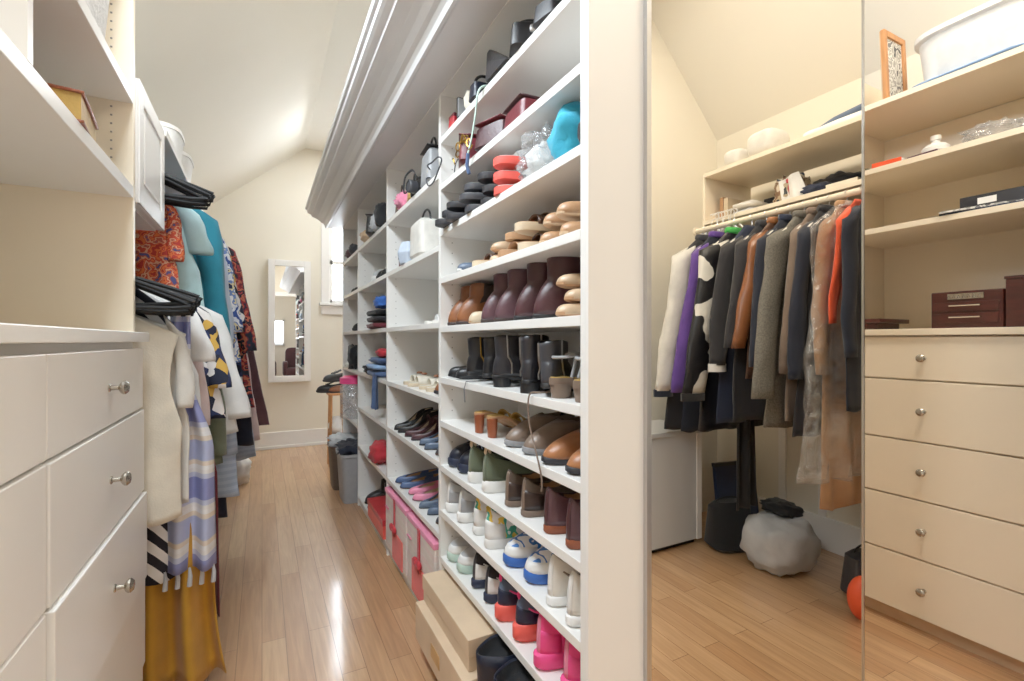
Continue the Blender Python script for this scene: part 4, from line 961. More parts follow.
# ------------------------------------------------------------------ bags and boxes
def handbag(name, label, X, Y, z, L, Dp, Hh, m, rz=0, handle=None, flap=None, clasp=None, taper=.8, e=.35, rot=None, cat='handbag', hh=.09):
    o = thing(name, label, cat, (X, Y, z), rz, None, rot)
    mb = MB(); n = 28; rs = []
    for i in range(11):
        t = i / 10; k = 1 - (1 - taper) * t; edge = min(1, .72 + 3 * min(t, 1 - t) ** .8 * .6)
        rs.append([(abs(cos(q)) ** e * (1 if cos(q) > 0 else -1) * L / 2 * (1 - .1 * t) * edge, abs(sin(q)) ** e * (1 if sin(q) > 0 else -1) * Dp / 2 * k * edge, t * Hh) for q in [2 * pi * j / n for j in range(n)]])
    mb.rings(rs); mb.build('body', m, o)
    if flap:
        f = MB(); f.grid(lambda u, v: ((v - .5) * L * .84, -(Dp / 2 * (1 - .15 * u) + .004) * (1 if u < .75 else (1 - (u - .75) * 8)) , Hh * (.45 + .56 * min(1, u / .75)) + .004), 8, 8); f.build('flap', flap, o, thick=.003)
    if handle:
        MB().tube([(L * .34 * cos(q), 0, Hh * .96 + hh * sin(q)) for q in [pi * i / 14 for i in range(15)]], .0045, 8).build('handle', handle, o)
    if clasp:
        MB().sup((0, -Dp / 2 - .006, Hh * .55), (.014, .005, .010), .5, 12, 8).build('clasp', clasp, o)
    return o
def blob(name, label, cat, X, Y, z, rx, ry, rz_, m, amp=.3, fr=5, seed=1, e=.8, rot=0, group=None, part='body'):
    o = thing(name, label, cat, (X, Y, z), rot, group)
    MB().sup((0, 0, rz_), (rx, ry, rz_), e, 28, 18, None, amp, fr, seed).build(part, m, o, auto=0)
    return o
def box_thing(name, label, cat, X0, Y0, z, X1, Y1, hgt, m, lid=None, lh=.04, bev=.002, group=None):
    o = thing(name, label, cat, ((X0 + X1) / 2, (Y0 + Y1) / 2, z), 0, group); hx_, hy = (X1 - X0) / 2, (Y1 - Y0) / 2
    bx(-hx_ + .003, -hy + .003, 0, hx_ - .003, hy - .003, hgt - (0 if not lid else .002)).build('base', m, o, smooth=False, bevel=bev)
    if lid: bx(-hx_, -hy, hgt - lh, hx_, hy, hgt).build('lid', lid, o, smooth=False, bevel=bev)
    return o
# row nine (second shelf from the top) and top row of the near bay
handbag('handbag', 'shiny black rounded bag on the top shelf near the post', .612, 1.06, j_ + .0115, .12, .08, .07, 'black_leather', rz=-.4, handle='black_leather', clasp='steel', hh=.02)
handbag('handbag', 'black bag highest on the top shelf beside the post', .61, .945, j_ + .0115, .10, .08, .05, 'soot_leather', rz=.2, clasp='steel')
ck = thing('clutch_bag', 'flat black clutch standing over the top shelf edge', 'bag', (.60, 1.175, j_ + .0115), 0)
tri = [(-.075, 0), (.06, 0), (.075, .012), (.066, .088), (.050, .092)]
MB().rings([[(-.036, y, z) for y, z in tri], [(-.01, y, z) for y, z in tri]]).build('body', 'black_leather', ck, smooth=False, bevel=.005)
MB().rings([[(-.039, y * .9, .004 + z * .55) for y, z in tri], [(-.034, y * .9, .004 + z * .55) for y, z in tri]]).build('flap', 'soot_leather', ck, smooth=False, bevel=.002)
handbag('purse', 'small dark navy purse on the top shelf with strap', .605, 1.345, j_ + .0115, .09, .06, .055, 'deepnavy_leather', handle='black_leather', hh=.03, clasp='steel')
sp_ = thing('bag_strap', 'pale green and blue strap hanging off the top shelf', 'strap', (0, 0, 0))
MB().tube(curve([(.62, 1.27, j_ + .016), (.575, 1.265, j_ + .02), (.552, 1.27, j_ + .0), (.551, 1.29, j_ - .06), (.553, 1.32, j_ - .11), (.551, 1.345, j_ - .15)]), .007, 8, flat=.4).build('webbing', 'mint_cloth', sp_)
MB().tube([(.551, 1.345, j_ - .15), (.552, 1.355, j_ - .185), (.556, 1.35, j_ - .21)], .006, 8).build('strap_end', 'denim_cloth', sp_)
wl = thing('wallet', 'upright black wallet with pale edge on the top shelf', 'wallet', (.595, 1.475, j_ + .0115), .1)
bx(-.03, -.007, 0, .03, .007, .068).build('cover', 'black_leather', wl, smooth=False, bevel=.003); bx(-.031, -.0105, .004, .025, -.0075, .062).build('inner', 'silver_leather', wl, smooth=False)
blob('pouch', 'cream fabric pouch on the top shelf', 'pouch', .60, 1.415, j_ + .0115, .03, .028, .035, 'cream_cloth', .2, 5, 3)
rb_ = thing('gift_bag', 'small red pouch at the far end of the top shelf', 'pouch', (.597, 1.565, j_ + .0115), 0)
MB().rings([[(-.022, -.025, 0), (.022, -.025, 0), (.022, .025, 0), (-.022, .025, 0)], [(-.018, -.024, .05), (.018, -.024, .05), (.018, .024, .05), (-.018, .024, .05)]]).build('body', 'red_leather', rb_, smooth=False, bevel=.005); bx(-.019, -.0255, .04, .019, .0255, .052).build('flap', 'wine_leather', rb_, smooth=False, bevel=.002)
handbag('handbag', 'wine-red leather bag at the far end of the second shelf', .60, 1.455, i_ + .0115, .14, .07, .085, 'wine_leather', rz=1.2, flap='wine_leather', clasp='brass', handle='wine_leather', hh=.025)
handbag('handbag', 'maroon handbag with white edge in the middle of the second shelf', .61, 1.27, i_ + .0115, .13, .08, .07, 'maroon_leather', rz=1.9, flap='wine_leather', clasp='steel')
handbag('handbag', 'dark red flat bag leaning right on the second shelf', .615, 1.12, i_ + .0115, .14, .07, .06, 'wine_leather', rz=1.5, flap='maroon_leather')
chn = MB()
for i in range(9):
    t = i / 8; c0 = Vector((.553 + .004 * sin(i * 3), 1.33 + .13 * t, i_ + .018 + .05 * sin(t * pi) * 1.0 + .012)); u = Vector((0, cos(i * 1.3), sin(i * 1.3))) * .013; v = Vector((.5, -sin(i * 1.3) * .8, cos(i * 1.3) * .8)) * .008
    chn.tube([c0 + u * cos(q) + v * sin(q) for q in [2 * pi * k / 10 for k in range(10)]], .0022, 6, closed=True)
cn = thing('bag_chain', 'heavy metal chain lying in front of the red bags', 'chain', (0, 0, 0)); chn.build('links', 'brass', cn)
wr = thing('bracelet', 'thin dark hoop by the far end of the second shelf', 'hoop', (.60, 1.56, i_ + .0455))
MB().tube([(.002 * cos(q), .034 * cos(q), .032 * sin(q)) for q in [2 * pi * k / 20 for k in range(20)]], .0022, 6, closed=True).build('ring', 'charcoal_rubber', wr)
blob('plastic_bag', 'crumpled clear plastic bag on the sandal shelf', 'bag', .66, 1.035, h_ + .0115, .085, .075, .062, 'clear_plastic', .45, 7, 5)
blob('plastic_bag_contents', 'white tissue-wrapped bundle inside the clear plastic bag', 'bundle', .66, 1.035, h_ + .0135, .065, .06, .05, 'paper_white', .4, 7, 9)
tq = blob('tote_bag', 'turquoise fabric bag by the post on the sandal shelf', 'bag', .66, .905, h_ + .0115, .085, .055, .066, 'turquoise_cloth', .22, 4, 12)
blob('beach_bag', 'black folded bag under the turquoise bag', 'bag', .66, .825, h_ + .0115, .07, .024, .045, 'black_cloth', .2, 4, 15)
lc2 = thing('shoelace', 'long pale shoelace dangling from the ankle boot shelf', 'shoelace', (0, 0, 0))
MB().tube(curve([(.62, .93, e_ + .03), (.585, .965, e_ + .02), (.561, .985, e_ + .016), (.558, .988, e_ - .03), (.560, .975, e_ - .08), (.556, .945, e_ - .12), (.560, .93, e_ - .17), (.562, .935, e_ - .2)]), .0022, 6).build('cord', 'taupe_cloth', lc2)
lc3 = thing('shoelace', 'thin dark shoelace hanging at the far end of the boot shelf', 'shoelace', (0, 0, 0))
MB().tube([(.60, 1.38, e_ + .016), (.563, 1.39, e_ + .0145), (.557, 1.392, e_ - .01), (.559, 1.39, e_ - .05)], .002, 6).build('cord', 'gray_cloth', lc3)
# floor boxes
box_thing('cardboard_box', 'pale cardboard shoebox with lid, top of the two on the floor', 'box', .50, 1.22, .1885, .82, 1.642, .09, 'cardboard', 'cardboard', .05)
lb = thing('cardboard_box', 'larger cardboard box on the floor under the lidded shoebox', 'box', (.66, 1.417, .0625), 0)
bx(-.185, -.225, 0, .165, .225, .1255).build('carton', 'cardboard', lb, smooth=False, bevel=.002)
bx(-.1865, -.03, .04, -.1845, .05, .08).build('printed_panel', 'tape', lb, smooth=False)
# pink storage bins
for nm, y0, y1, lb_ in (('storage_bin', 1.685, 2.055, 'near'), ('storage_bin', 2.075, 2.465, 'far')):
    o = thing(nm, 'pale fabric storage bin with pink rim and coral front, ' + ('nearest the cardboard boxes' if lb_ == 'near' else 'farther from the cardboard boxes'), 'storage bin', (.555, (y0 + y1) / 2, .0625))
    hy = (y1 - y0) / 2
    bx(.003, -hy, 0, .30, hy, .285).build('body', 'print_pinkbin', o, smooth=False, bevel=.006)
    bx(0, -hy - .001, .27, .30, hy + .001, .292).build('rim', 'pink_cloth', o, smooth=False, bevel=.003)
    bx(-.001, -hy * .72, .0, .004, hy * .55 if lb_ == 'near' else hy * .2, .13).build('coral_panel', 'coral_cloth', o, smooth=False)
    bx(-.003, -.014, .11, .001, .014, .285).build('tie', 'red_cloth', o, smooth=False)
    bw = MB()
    for sd in (-1, 1): bw.sup((-.008, sd * .022, .15), (.010, .024, .016), .8, 12, 8)
    bw.sup((-.010, 0, .15), (.010, .010, .012), .8, 10, 8); bw.build('bow', 'red_cloth', o)
    bx(-.002, hy * .62, .20, .004, hy * .95, .205).build('seam', 'pink_cloth', o, smooth=False)
# bay two bags
o = handbag('handbag', 'glossy black and white handbag by the divider on the top shelf', .605, 1.845, b2[0] + .0115, .15, .08, .14, 'silver_leather', rz=1.5, handle='black_leather', flap='black_leather', hh=.06)
cm = thing('camera_bag', 'black camera with coiled strap on the top shelf of the second bay', 'camera', (.60, 1.98, b2[0] + .0115), .2)
MB().box(-.03, -.05, 0, .03, .05, .06).box(-.02, -.02, .06, .02, .02, .078).build('body', 'black_leather', cm, smooth=False, bevel=.006)
MB().lathe([(.026, 0), (.026, .03), (.022, .034), (.022, .03)], 20, T(-.03, 0, .03, ry=-pi / 2)).build('lens', 'charcoal_rubber', cm)
MB().tube(curve([(-.02, .05, .05), (-.045, .07, .02), (-.05, .055, .08), (-.045, 0, .10), (-.05, -.05, .06), (-.02, -.05, .05)]), .005, 8, flat=.4).build('strap', 'black_cloth', cm)
handbag('purse', 'tan and black woven purse beside the camera', .605, 2.10, b2[0] + .0115, .10, .07, .085, 'gold_leather', rz=1.4, flap='black_leather', handle='black_leather', hh=.05)
blob('scarf_bundle', 'rosy knotted scarf bundle on the top shelf of the second bay', 'bundle', .60, 2.21, b2[0] + .0115, .05, .06, .038, 'pink_cloth', .4, 6, 4)
handbag('belt_bag', 'brown leather coiled belt bag at the far side of the top shelf', .61, 2.34, b2[0] + .0115, .09, .07, .06, 'brown_leather', rz=1.4, handle='darkbrown_leather')
cbl = thing('cable', 'thin black cable looping across the divider edge', 'cable', (0, 0, 0))
MB().tube(curve([(.60, 1.79, b2[0] + .03), (.556, 1.77, b2[0] + .018), (.553, 1.74, b2[0] - .02), (.552, 1.68, b2[0] - .025), (.553, 1.63, b2[0] + .0), (.556, 1.60, b2[0] + .03), (.554, 1.63, b2[0] + .05), (.555, 1.70, b2[0] + .055), (.556, 1.76, b2[0] + .06), (.6, 1.80, b2[0] + .05)]), .0028, 6).build('cord', 'charcoal_rubber', cbl)
handbag('tote_bag', 'cream tote with dark strap on the second shelf of the second bay',   .625, 2.0, b2[1] + .0115, .20, .11, .165, 'offwhite_leather', rz=1.55, handle='black_leather', taper=.9, hh=.055)
hb_ = thing('cosmetic_case', 'blue-white faceted case with dark side on the second shelf', 'case', (.60, 2.165, b2[1] + .0115), 1.5)
MB().rings([[(r * cos(2 * pi * j / 7), r * sin(2 * pi * j / 7) * .8, z) for j in range(7)] for r, z in ((.06, 0), (.075, .05), (.05, .10))]).build('body', 'paleblue_leather', hb_, smooth=False, bevel=.004)
MB().sup((-.055, -.03, .05), (.028, .04, .045), .7, 14, 10).build('dark_panel', 'soot_leather', hb_)
bx2 = box_thing('perfume_box', 'small red and navy box beside the faceted case', 'box', .585, 2.27, b2[1] + .0115, .64, 2.32, .07, 'wine_leather', 'navy_leather', .025)
# bay three
handbag('hat_bag', 'black folded handbag on the top shelf of the third bay', .60, 2.90, b2[0] + .0115, .2, .10, .11, 'black_leather', rz=1.2, flap='soot_leather')
blob('cap', 'light gray cap on top shelf of the third bay', 'cap', .60, 2.745, b2[0] + .0115, .06, .06, .05, 'lightgray_cloth', .25, 5, 2)
blob('hat', 'black knit hat beside the light gray cap', 'hat', .59, 2.645, b2[0] + .0115, .05, .05, .07, 'black_cloth', .2, 5, 6)
blob('hat', 'tan woven hat on the third bay top shelf', 'hat', .60, 3.06, b2[0] + .0115, .06, .07, .035, 'sand_cloth', .2, 5, 8)
def folded(name, label, X, Y, z, lx, ly, n, mats_, seed=0, cat='clothes'):
    for k in range(n):
        R = random.Random(seed + k)
        o = thing(name, label[k], cat, (X + R.uniform(-.008, .008), Y + R.uniform(-.008, .008), z + k * .037), R.uniform(-.08, .08))
        MB().sup((0, 0, .018), (lx / 2, ly / 2, .0178), .35, 28, 10, None, .12, 6, seed + k, e2=.6).build('fabric', mats_[k], o, auto=0)
folded('folded_sweater', ['blackish folded knit at the bottom of the third bay pile', 'dark gray folded top in the third bay pile', 'navy folded top above the gray one in the third bay'], .63, 2.82, b2[2] + .0115, .16, .30, 3, ['wine_cloth', 'soot_cloth', 'black_cloth'], 3)
blob('scarf_bundle', 'bright blue scarf on the folded pile in the third bay', 'scarf', .61, 2.74, b2[2] + .124, .05, .06, .035, 'blue_cloth', .3, 5, 3)
folded('folded_jeans', ['folded dark denim at the base of the blue pile', 'folded light denim in the middle of the blue pile', 'folded blue shirt high in the blue pile'], .63, 2.78, b2[3] + .0115, .17, .26, 3, ['denim_cloth', 'skyblue_cloth', 'denim_cloth'], 13)
blob('cap', 'small red knit on top of the blue denim pile', 'cap', .61, 2.72, b2[3] + .123, .045, .055, .024, 'red_cloth', .25, 5, 7)
drape('jeans', 'blue jeans leg hanging off the shelf edge in the third bay', 'jeans', 0, .11, 0, .20, 0, 'denim_cloth', folds=2, amp=.01)
jn = [o_ for o_ in COL.objects if o_.get('label', '').startswith('blue jeans leg')][0]; jn.location = (.549, 2.70, b2[3] - .16); jn.rotation_euler = (0, 0, pi / 2)
sl = blob('sleeve_bundle', 'black sweater drooping at the shelf edge beside the denim pile', 'sweater', .605, 3.00, b2[3] + .0115, .055, .07, .03, 'black_cloth', .35, 5, 8)
blob('cap', 'bright red cap on the low shelf of the third bay', 'cap', .60, 2.78, b2[5] + .0115, .06, .085, .062, 'red_cloth', .2, 4, 5)
box_thing('shoebox', 'coral-red shoebox at the bottom of the third bay', 'shoebox', .555, 2.52, .0625, .80, 2.93, .10, 'coral_leather', 'red_leather', .03)
# far bay
blob('hat', 'small dark bundle on the top shelf of the far bay', 'bundle', .59, 3.56, b2[0] + .0115, .04, .05, .035, 'charcoal_cloth', .3, 5, 1)
blob('scarf_bundle', 'pink bundle on the top shelf of the far bay', 'bundle', .60, 3.72, b2[0] + .0115, .05, .06, .03, 'mauve_cloth', .3, 5, 2)
blob('sweater', 'heaped black sweater in the far bay', 'sweater', .605, 3.60, b2[3] + .0115, .06, .10, .085, 'black_cloth', .4, 4, 11)
blob('towel', 'white folded cloth under the black sweater', 'cloth', .60, 3.83, b2[3] + .0115, .04, .10, .02, 'white_cloth', .2, 5, 12)
jr = thing('storage_jar', 'big clear plastic jar with hot-pink lid in the far bay', 'jar', (.60, 3.68, .5315))
MB().lathe([(.05, .0), (.092, .004), (.096, .02), (.096, .23), (.085, .25), (.085, .253)], 24).build('body', 'clear_plastic', jr)
MB().lathe([(.086, .2535), (.098, .255), (.098, .295), (.07, .308), (.003, .309)], 24).build('lid', 'hotpink_rubber', jr)
# waste bins at the far end
def bin_(label, X, Y, w, d, hgt, m, rz=0, bag=None):
    o = thing('waste_bin', label, 'bin', (X, Y, 0), rz)
    def rr(k, z, n=32): return [(abs(cos(q)) ** .35 * (1 if cos(q) > 0 else -1) * w / 2 * k, abs(sin(q)) ** .35 * (1 if sin(q) > 0 else -1) * d / 2 * k, z) for q in [2 * pi * j / n for j in range(n)]]
    MB().rings([rr(.82, 0), rr(.84, .01), rr(1, hgt), rr(.95, hgt), rr(.93, hgt - .1)], True, True).build('body', m, o, auto=50)
    MB().rings([rr(1.0, hgt - .02), rr(1.05, hgt - .015), rr(1.05, hgt + .004), rr(.96, hgt + .004)], False, False).build('rim', m, o, auto=50)
    if bag: MB().sup((0, 0, hgt + .01), (w * .46, d * .46, .05), .6, 26, 12, None, .45, 7, 5).build('contents', bag, o, auto=0)
    return o
bin_('gray waste bin overflowing with dark clothes at the far end of the shoe wall', .585, 3.49, .24, .29, .33, 'silver_rubber', 0, 'deepnavy_cloth')
bin_('brown-gray waste bin behind the gray one', .555, 3.82, .22, .26, .32, 'graybrown_rubber', 0, 'lightgray_cloth')
# plant-stand like wooden rack at the far end with dark items
ws = thing('wooden_rack', 'slim wooden stand behind the bins at the far end', 'stand', (.585, 4.5, 0))
for x in (-.06, .06):
    for y in (-.06, .06): MB().tube([(x * 1.0, y * 1.0, 0), (x * .8, y * .8, .62)], .012, 8).build('leg', 'oak', ws)
bx(-.075, -.09, .62, .075, .09, .64).build('top', 'oak', ws, smooth=False, bevel=.004); bx(-.055, -.055, .25, .055, .055, .265).build('shelf', 'oak', ws, smooth=False)
blob('basket', 'white cloth bundle on the lower tier of the wooden stand', 'bundle', .585, 4.5, .2655, .065, .065, .08, 'white_cloth', .2, 4, 2)
dg = MB()
R = random.Random(4)
for i in range(3): pass
for i, (dx, dy, dz) in enumerate(((-.03, .02, .0), (.03, -.03, .0), (0, .0, .085))):
    shoe('black_sneaker', 'sneaker', ('black sneaker on the wooden stand, left side', 'black sneaker on the wooden stand, right side', 'black sneaker topmost on the wooden stand')[i], .585 + dx * 1.5, 4.5 + dy * .8, .6405 + dz * 1.12, pi + .2 * i - .1) if i != 1 else shoe('rust_loafer', 'loafer', 'brown loafer among black sneakers on the wooden stand', .585 + dx * 1.5, 4.5 + dy, .6405, pi)

# left shelves: basket and gilt boxes
lbk = thing('laundry_basket', 'white ribbed basket on the upper left shelf', 'basket', (-.47, 1.38, 1.7505))
def rr2(w, d, z, n=40, wob=0): return [(abs(cos(q)) ** .5 * (1 if cos(q) > 0 else -1) * w / 2 * (1 + wob * (j % 2)), abs(sin(q)) ** .5 * (1 if sin(q) > 0 else -1) * d / 2 * (1 + wob * (j % 2)), z) for j, q in enumerate([2 * pi * j / n for j in range(n)])]
MB().rings([rr2(.25, .26, 0), rr2(.27, .28, .02, wob=.02), rr2(.30, .32, .22, wob=.02), rr2(.28, .30, .22), rr2(.25, .27, .03)], True, True).build('body', 'wicker_white', lbk, auto=30)
MB().rings([rr2(.305, .325, .205), rr2(.315, .335, .215), rr2(.305, .325, .232), rr2(.285, .3, .225)], False, False).build('rim', 'wicker_white', lbk)
MB().tube([(-.02, -.166, .10), (-.02, -.185, .14), (.02, -.185, .14), (.02, -.166, .10)], .005, 8).build('handle', 'steel', lbk)
gb = thing('keepsake_box', 'gold and brown book-shaped box on the upper left shelf', 'box', (-.365, 1.25, 1.5055), .12)
MB().box(-.055, -.09, .005, .055, .09, .055).build('pages', 'gold_leather', gb, smooth=False)
MB().box(-.06, -.095, 0, .06, .095, .006).box(-.06, -.095, .055, .06, .095, .061).box(-.061, -.095, 0, -.056, .095, .061).build('cover', 'rust_leather', gb, smooth=False, bevel=.002)
gb2 = thing('keepsake_box', 'taller gilt box with brown lid behind the book-shaped box', 'box', (-.44, 1.08, 1.5055), .1)
bx(-.06, -.055, 0, .06, .055, .075).build('base', 'gold_leather', gb2, smooth=False, bevel=.003); bx(-.063, -.058, .075, .063, .058, .095).build('lid', 'brown_leather', gb2, smooth=False, bevel=.003)
# bins on the far left shelf
for i, (y, lbx) in enumerate(((2.2, 'nearer white rounded storage box on the shelf above the left rod'), (2.52, 'farther white rounded storage box on the shelf above the left rod'))):
    o = thing('storage_box', lbx, 'box', (-.45, y + .33, 1.8255)); MB().rings([rr2(.25, .22, 0), rr2(.28, .25, .15), rr2(.28, .25, .155)]).build('body', 'white_rubber', o); MB().rings([rr2(.29, .26, .155), rr2(.29, .26, .17), rr2(.25, .2, .185)]).build('lid', 'white_rubber', o)
blob('tote_bag', 'white crumpled bag on the floor under the far left coats', 'bag', -.20, 4.25, .0, .12, .12, .11, 'white_cloth', .3, 5, 3)

# ------------------------------------------------------------------ right shelves
tb_ = thing('storage_tub', 'big white translucent plastic tub with lid on the top right shelf', 'tub', (2.40, .755, 2.0755), 0)
MB().rings([rr2(.28, .32, 0), rr2(.31, .345, .015), rr2(.34, .375, .165), rr2(.33, .365, .17)]).build('body', 'white_rubber', tb_)
MB().rings([rr2(.345, .38, .168), rr2(.37, .40, .172), rr2(.37, .40, .19), rr2(.34, .37, .198)]).build('lid', 'white_rubber', tb_)
tc_ = thing('folded_cloth', 'blue cloth squashed under the white tub', 'cloth', (2.35, .76, 2.0662), 0)
MB().sup((0, 0, .0045), (.15, .18, .0045), .3, 30, 8, None, .05, 5, 3).build('fabric', 'skyblue_cloth', tc_, auto=0)
pf = thing('picture_frame', 'oak picture frame leaning at the far end of the top right shelf', 'picture frame', (2.325, 1.03, 2.067), 0, None, (-.04, 0, 0))
fb = MB(); fb.box(-.085, -.012, 0, -.063, .004, .30).box(.063, -.012, 0, .085, .004, .30).box(-.063, -.012, 0, .063, .004, .025).box(-.063, -.012, .275, .063, .004, .30)
fb.build('frame', 'oak', pf, smooth=False, bevel=.002); bx(-.064, -.004, .024, .064, -.001, .276).build('picture', 'paper_photo', pf, smooth=False); bx(-.083, .0045, .002, .083, .008, .298).build('backing', 'cardboard', pf, smooth=False)
z2 = 1.8015
o = thing('book', 'orange paperback lying on the middle right shelf', 'book', (2.30, 1.03, z2), .1); bx(-.06, -.05, 0, .06, .05, .028).build('cover', 'orange_leather', o, smooth=False, bevel=.002); bx(-.055, -.0515, .003, .058, .0, .025).build('pages', 'paper_white', o, smooth=False)
o = thing('book', 'purple thin book beside the orange paperback', 'book', (2.30, .90, z2), -.1); bx(-.06, -.05, 0, .06, .05, .016).build('cover', 'plum_leather', o, smooth=False, bevel=.002); bx(-.055, -.0512, .003, .058, .0, .013).build('pages', 'paper_white', o, smooth=False)
blob('pouch', 'dark green pouch at the far end of the middle right shelf', 'pouch', 2.28, 1.145, z2, .05, .05, .014, 'olive_cloth', .2, 5, 2)
o = thing('bottle_cap', 'cream round bottle with nozzle on the purple book', 'bottle', (2.30, .885, z2 + .0165))
MB().lathe([(.03, 0), (.042, .006), (.042, .022), (.03, .034), (.014, .038), (.012, .05), (.016, .052), (.016, .068), (.004, .07)], 22).build('body', 'white_rubber', o)
blob('plastic_bag', 'crumpled white plastic bag on the middle right shelf', 'bag', 2.31, .72, z2, .07, .08, .035, 'clear_plastic', .4, 6, 4)
z3 = 1.5565
o = thing('box', 'black flat box with white label on the lower right shelf', 'box', (2.34, .70, z3), 0)
bx(-.08, -.10, .013, .08, .10, .062).build('body', 'soot_leather', o, smooth=False, bevel=.002); bx(-.0812, .0, .028, -.0795, .05, .05).build('label', 'paper_white', o, smooth=False); bx(-.08, -.10, 0, .08, .10, .0128).build('base', 'charcoal_leather', o, smooth=False)
for i, (c, lbq) in enumerate((('navy_leather', 'dark blue magazine on the lower right shelf edge'), ('paper_photo', 'pale magazine lying on the dark blue one'))):
    o = thing('magazine', lbq, 'magazine', (2.235, .72, z3 + i * .0062), .1 * i + .05); bx(-.025, -.12, 0, .03, .12, .006).build('cover', c, o, smooth=False)
z4 = 1.1445
jb = thing('jewelry_box', 'dark cherry jewelry box with silver plate and two handled drawers', 'jewelry box', (2.40, .78, z4), 0)
bx(-.15, -.10, 0, .15, .10, .135).build('case', 'cherry', jb, smooth=False, bevel=.003)
for z in (.02, .062):
    d = bx(-.1545, -.09, z, -.1502, .09, z + .034).build('drawer', 'cherry', jb, smooth=False, bevel=.001)
    MB().tube([(-.155, -.045, z + .02), (-.162, -.043, z + .02), (-.162, .043, z + .02), (-.155, .045, z + .02)], .0025, 6).build('handle', 'nickel', d)
pl = bx(-.1535, -.05, .106, -.1502, .05, .126).build('plate', 'nickel', jb, smooth=False)
gl = MB()
for i in range(7): gl.tube([(-.1540, -.042 + i * .014, .110), (-.1540, -.038 + i * .014, .122), (-.1540, -.034 + i * .014, .110)], .0012, 5)
gl.build('engraving', 'dark_hole', pl)
jb2 = thing('jewelry_box', 'taller dark cherry box at the right edge beside the handled jewelry box', 'jewelry box', (2.40, .605, z4), 0)
bx(-.15, -.055, 0, .15, .07, .165).build('case', 'cherry', jb2, smooth=False, bevel=.003); bx(-.153, -.058, .165, .153, .073, .175).build('lid', 'cherry', jb2, smooth=False, bevel=.002)
tr = thing('wooden_tray', 'small dark wooden pedestal tray at the far end of the right chest', 'tray', (2.36, 1.12, z4), 0)
bx(-.09, -.05, 0, .09, .05, .028).build('foot', 'cherry', tr, smooth=False, bevel=.002); bx(-.12, -.075, .028, .12, .075, .046).build('top', 'cherry', tr, smooth=False, bevel=.003)

# ------------------------------------------------------------------ shelves over the coats (mirror)
zA, zB = 2.0315, 1.7665
for i, (y, r, lbq) in enumerate(((-.22, .075, 'smaller white rounded foam pillow on the top shelf over the coats'), (-.06, .11, 'larger white rounded foam pillow on the top shelf over the coats'))):
    o = thing('travel_pillow', lbq, 'pillow', (2.30, y, zA)); MB().sup((0, 0, r * .62), (.09, r * .72, r * .62), .55, 26, 14, None, .06, 3, i).build('cushion', 'offwhite_cloth', o, auto=0)
o = thing('folded_blanket', 'white folded sheet on the top shelf over the coats', 'blanket', (2.34, .30, zA), 0); MB().sup((0, 0, .022), (.10, .17, .022), .35, 30, 10, None, .08, 4, 3).build('fabric', 'white_cloth', o, auto=0)
o = thing('umbrella', 'folded gray-blue umbrella lying slanted across the white sheet', 'umbrella', (0, 0, 0))
MB().tube([(2.30, .04, zA + .016), (2.31, .10, zA + .025), (2.33, .25, zA + .072), (2.34, .40, zA + .10)], [.008, .014, .022, .016], 12).build('canopy', 'slate_cloth', o)
MB().tube([(2.34, .40, zA + .10), (2.345, .48, zA + .12)], .009, 10).build('handle', 'lightgray_rubber', o)
yy = -.33
for i, (m_, w_, lbq) in enumerate((('tan_leather', .022, 'tan hardback standing at the far end over the coats'), ('beige_leather', .026, 'beige hardback standing beside the tan one'))):
    o = thing('book', lbq, 'book', (2.36, yy + w_ / 2, zB), 0); bx(-.09, -w_ / 2, 0, .06, w_ / 2, .13 - .01 * i).build('cover', m_, o, smooth=False, bevel=.001); bx(-.085, -w_ / 2 + .003, .003, .0605, w_ / 2 - .003, .131 - .01 * i).build('pages', 'paper_white', o, smooth=False); yy += w_ + .004
folded('folded_shirt', ['pale gray folded shirt at the bottom of the pile over the coats', 'off-white folded shirt on the gray one over the coats'], 2.34, -.19, zB, .18, .13, 2, ['lightgray_cloth', 'offwhite_cloth'], 23)
for i, lbq in enumerate(('black document tray low on the shelf over the coats', 'black document tray on top of the other over the coats')):
    o = thing('document_tray', lbq, 'tray', (2.42, -.03, zB + .078 + i * .034) if False else (2.52, -.05, zB + i * .06), 0); MB().box(-.07, -.14, 0, .07, .14, .05).build('body', 'soot_rubber', o, smooth=False, bevel=.003); bx(-.0715, -.06, .015, -.0702, .06, .03).build('label', 'paper_white', o, smooth=False)
blob('shirt_heap', 'crumpled camouflage-toned shirt on the shelf over the coats', 'clothes', 2.36, .03, zB, .09, .075, .075, 'print_camo', .35, 5, 3)
fl = drape('flag', 'red and white flag cloth thrown over the heap above the coats', 'flag', 0, .12, 0, .13, 0, 'white_cloth', folds=1.5, amp=.008)
fl.location = (2.262, .10, zB + .003); fl.rotation_euler = (0, -.25, pi / 2)
MB().grid(lambda u, v: ((u - .5) * .035 - .005, -.012 + .006 * sin(3 * u), .005 + .12 * v), 4, 8).build('red_stripe', 'red_cloth', fl, thick=.002)
blob('sweater', 'navy blue sweater at the front of the shelf over the coats', 'sweater', 2.33, .17, zB, .07, .07, .035, 'navy_cloth', .3, 5, 6)
blob('sweater', 'dark crumpled sweater behind the flag above the coats', 'sweater', 2.42, .20, zB, .06, .10, .06, 'soot_cloth', .3, 5, 7)
o = thing('paper_stack', 'stack of cream papers on the shelf over the coats', 'papers', (2.33, .31, zB), 0); bx(-.07, -.065, 0, .08, .065, .035).build('sheets', 'cream_leather', o, smooth=False)
o = thing('file_box', 'black upright file box at the near end of the shelf over the coats', 'file box', (2.35, .445, zB), 0); bx(-.09, -.055, 0, .09, .055, .225).build('body', 'soot_rubber', o, smooth=False, bevel=.003)
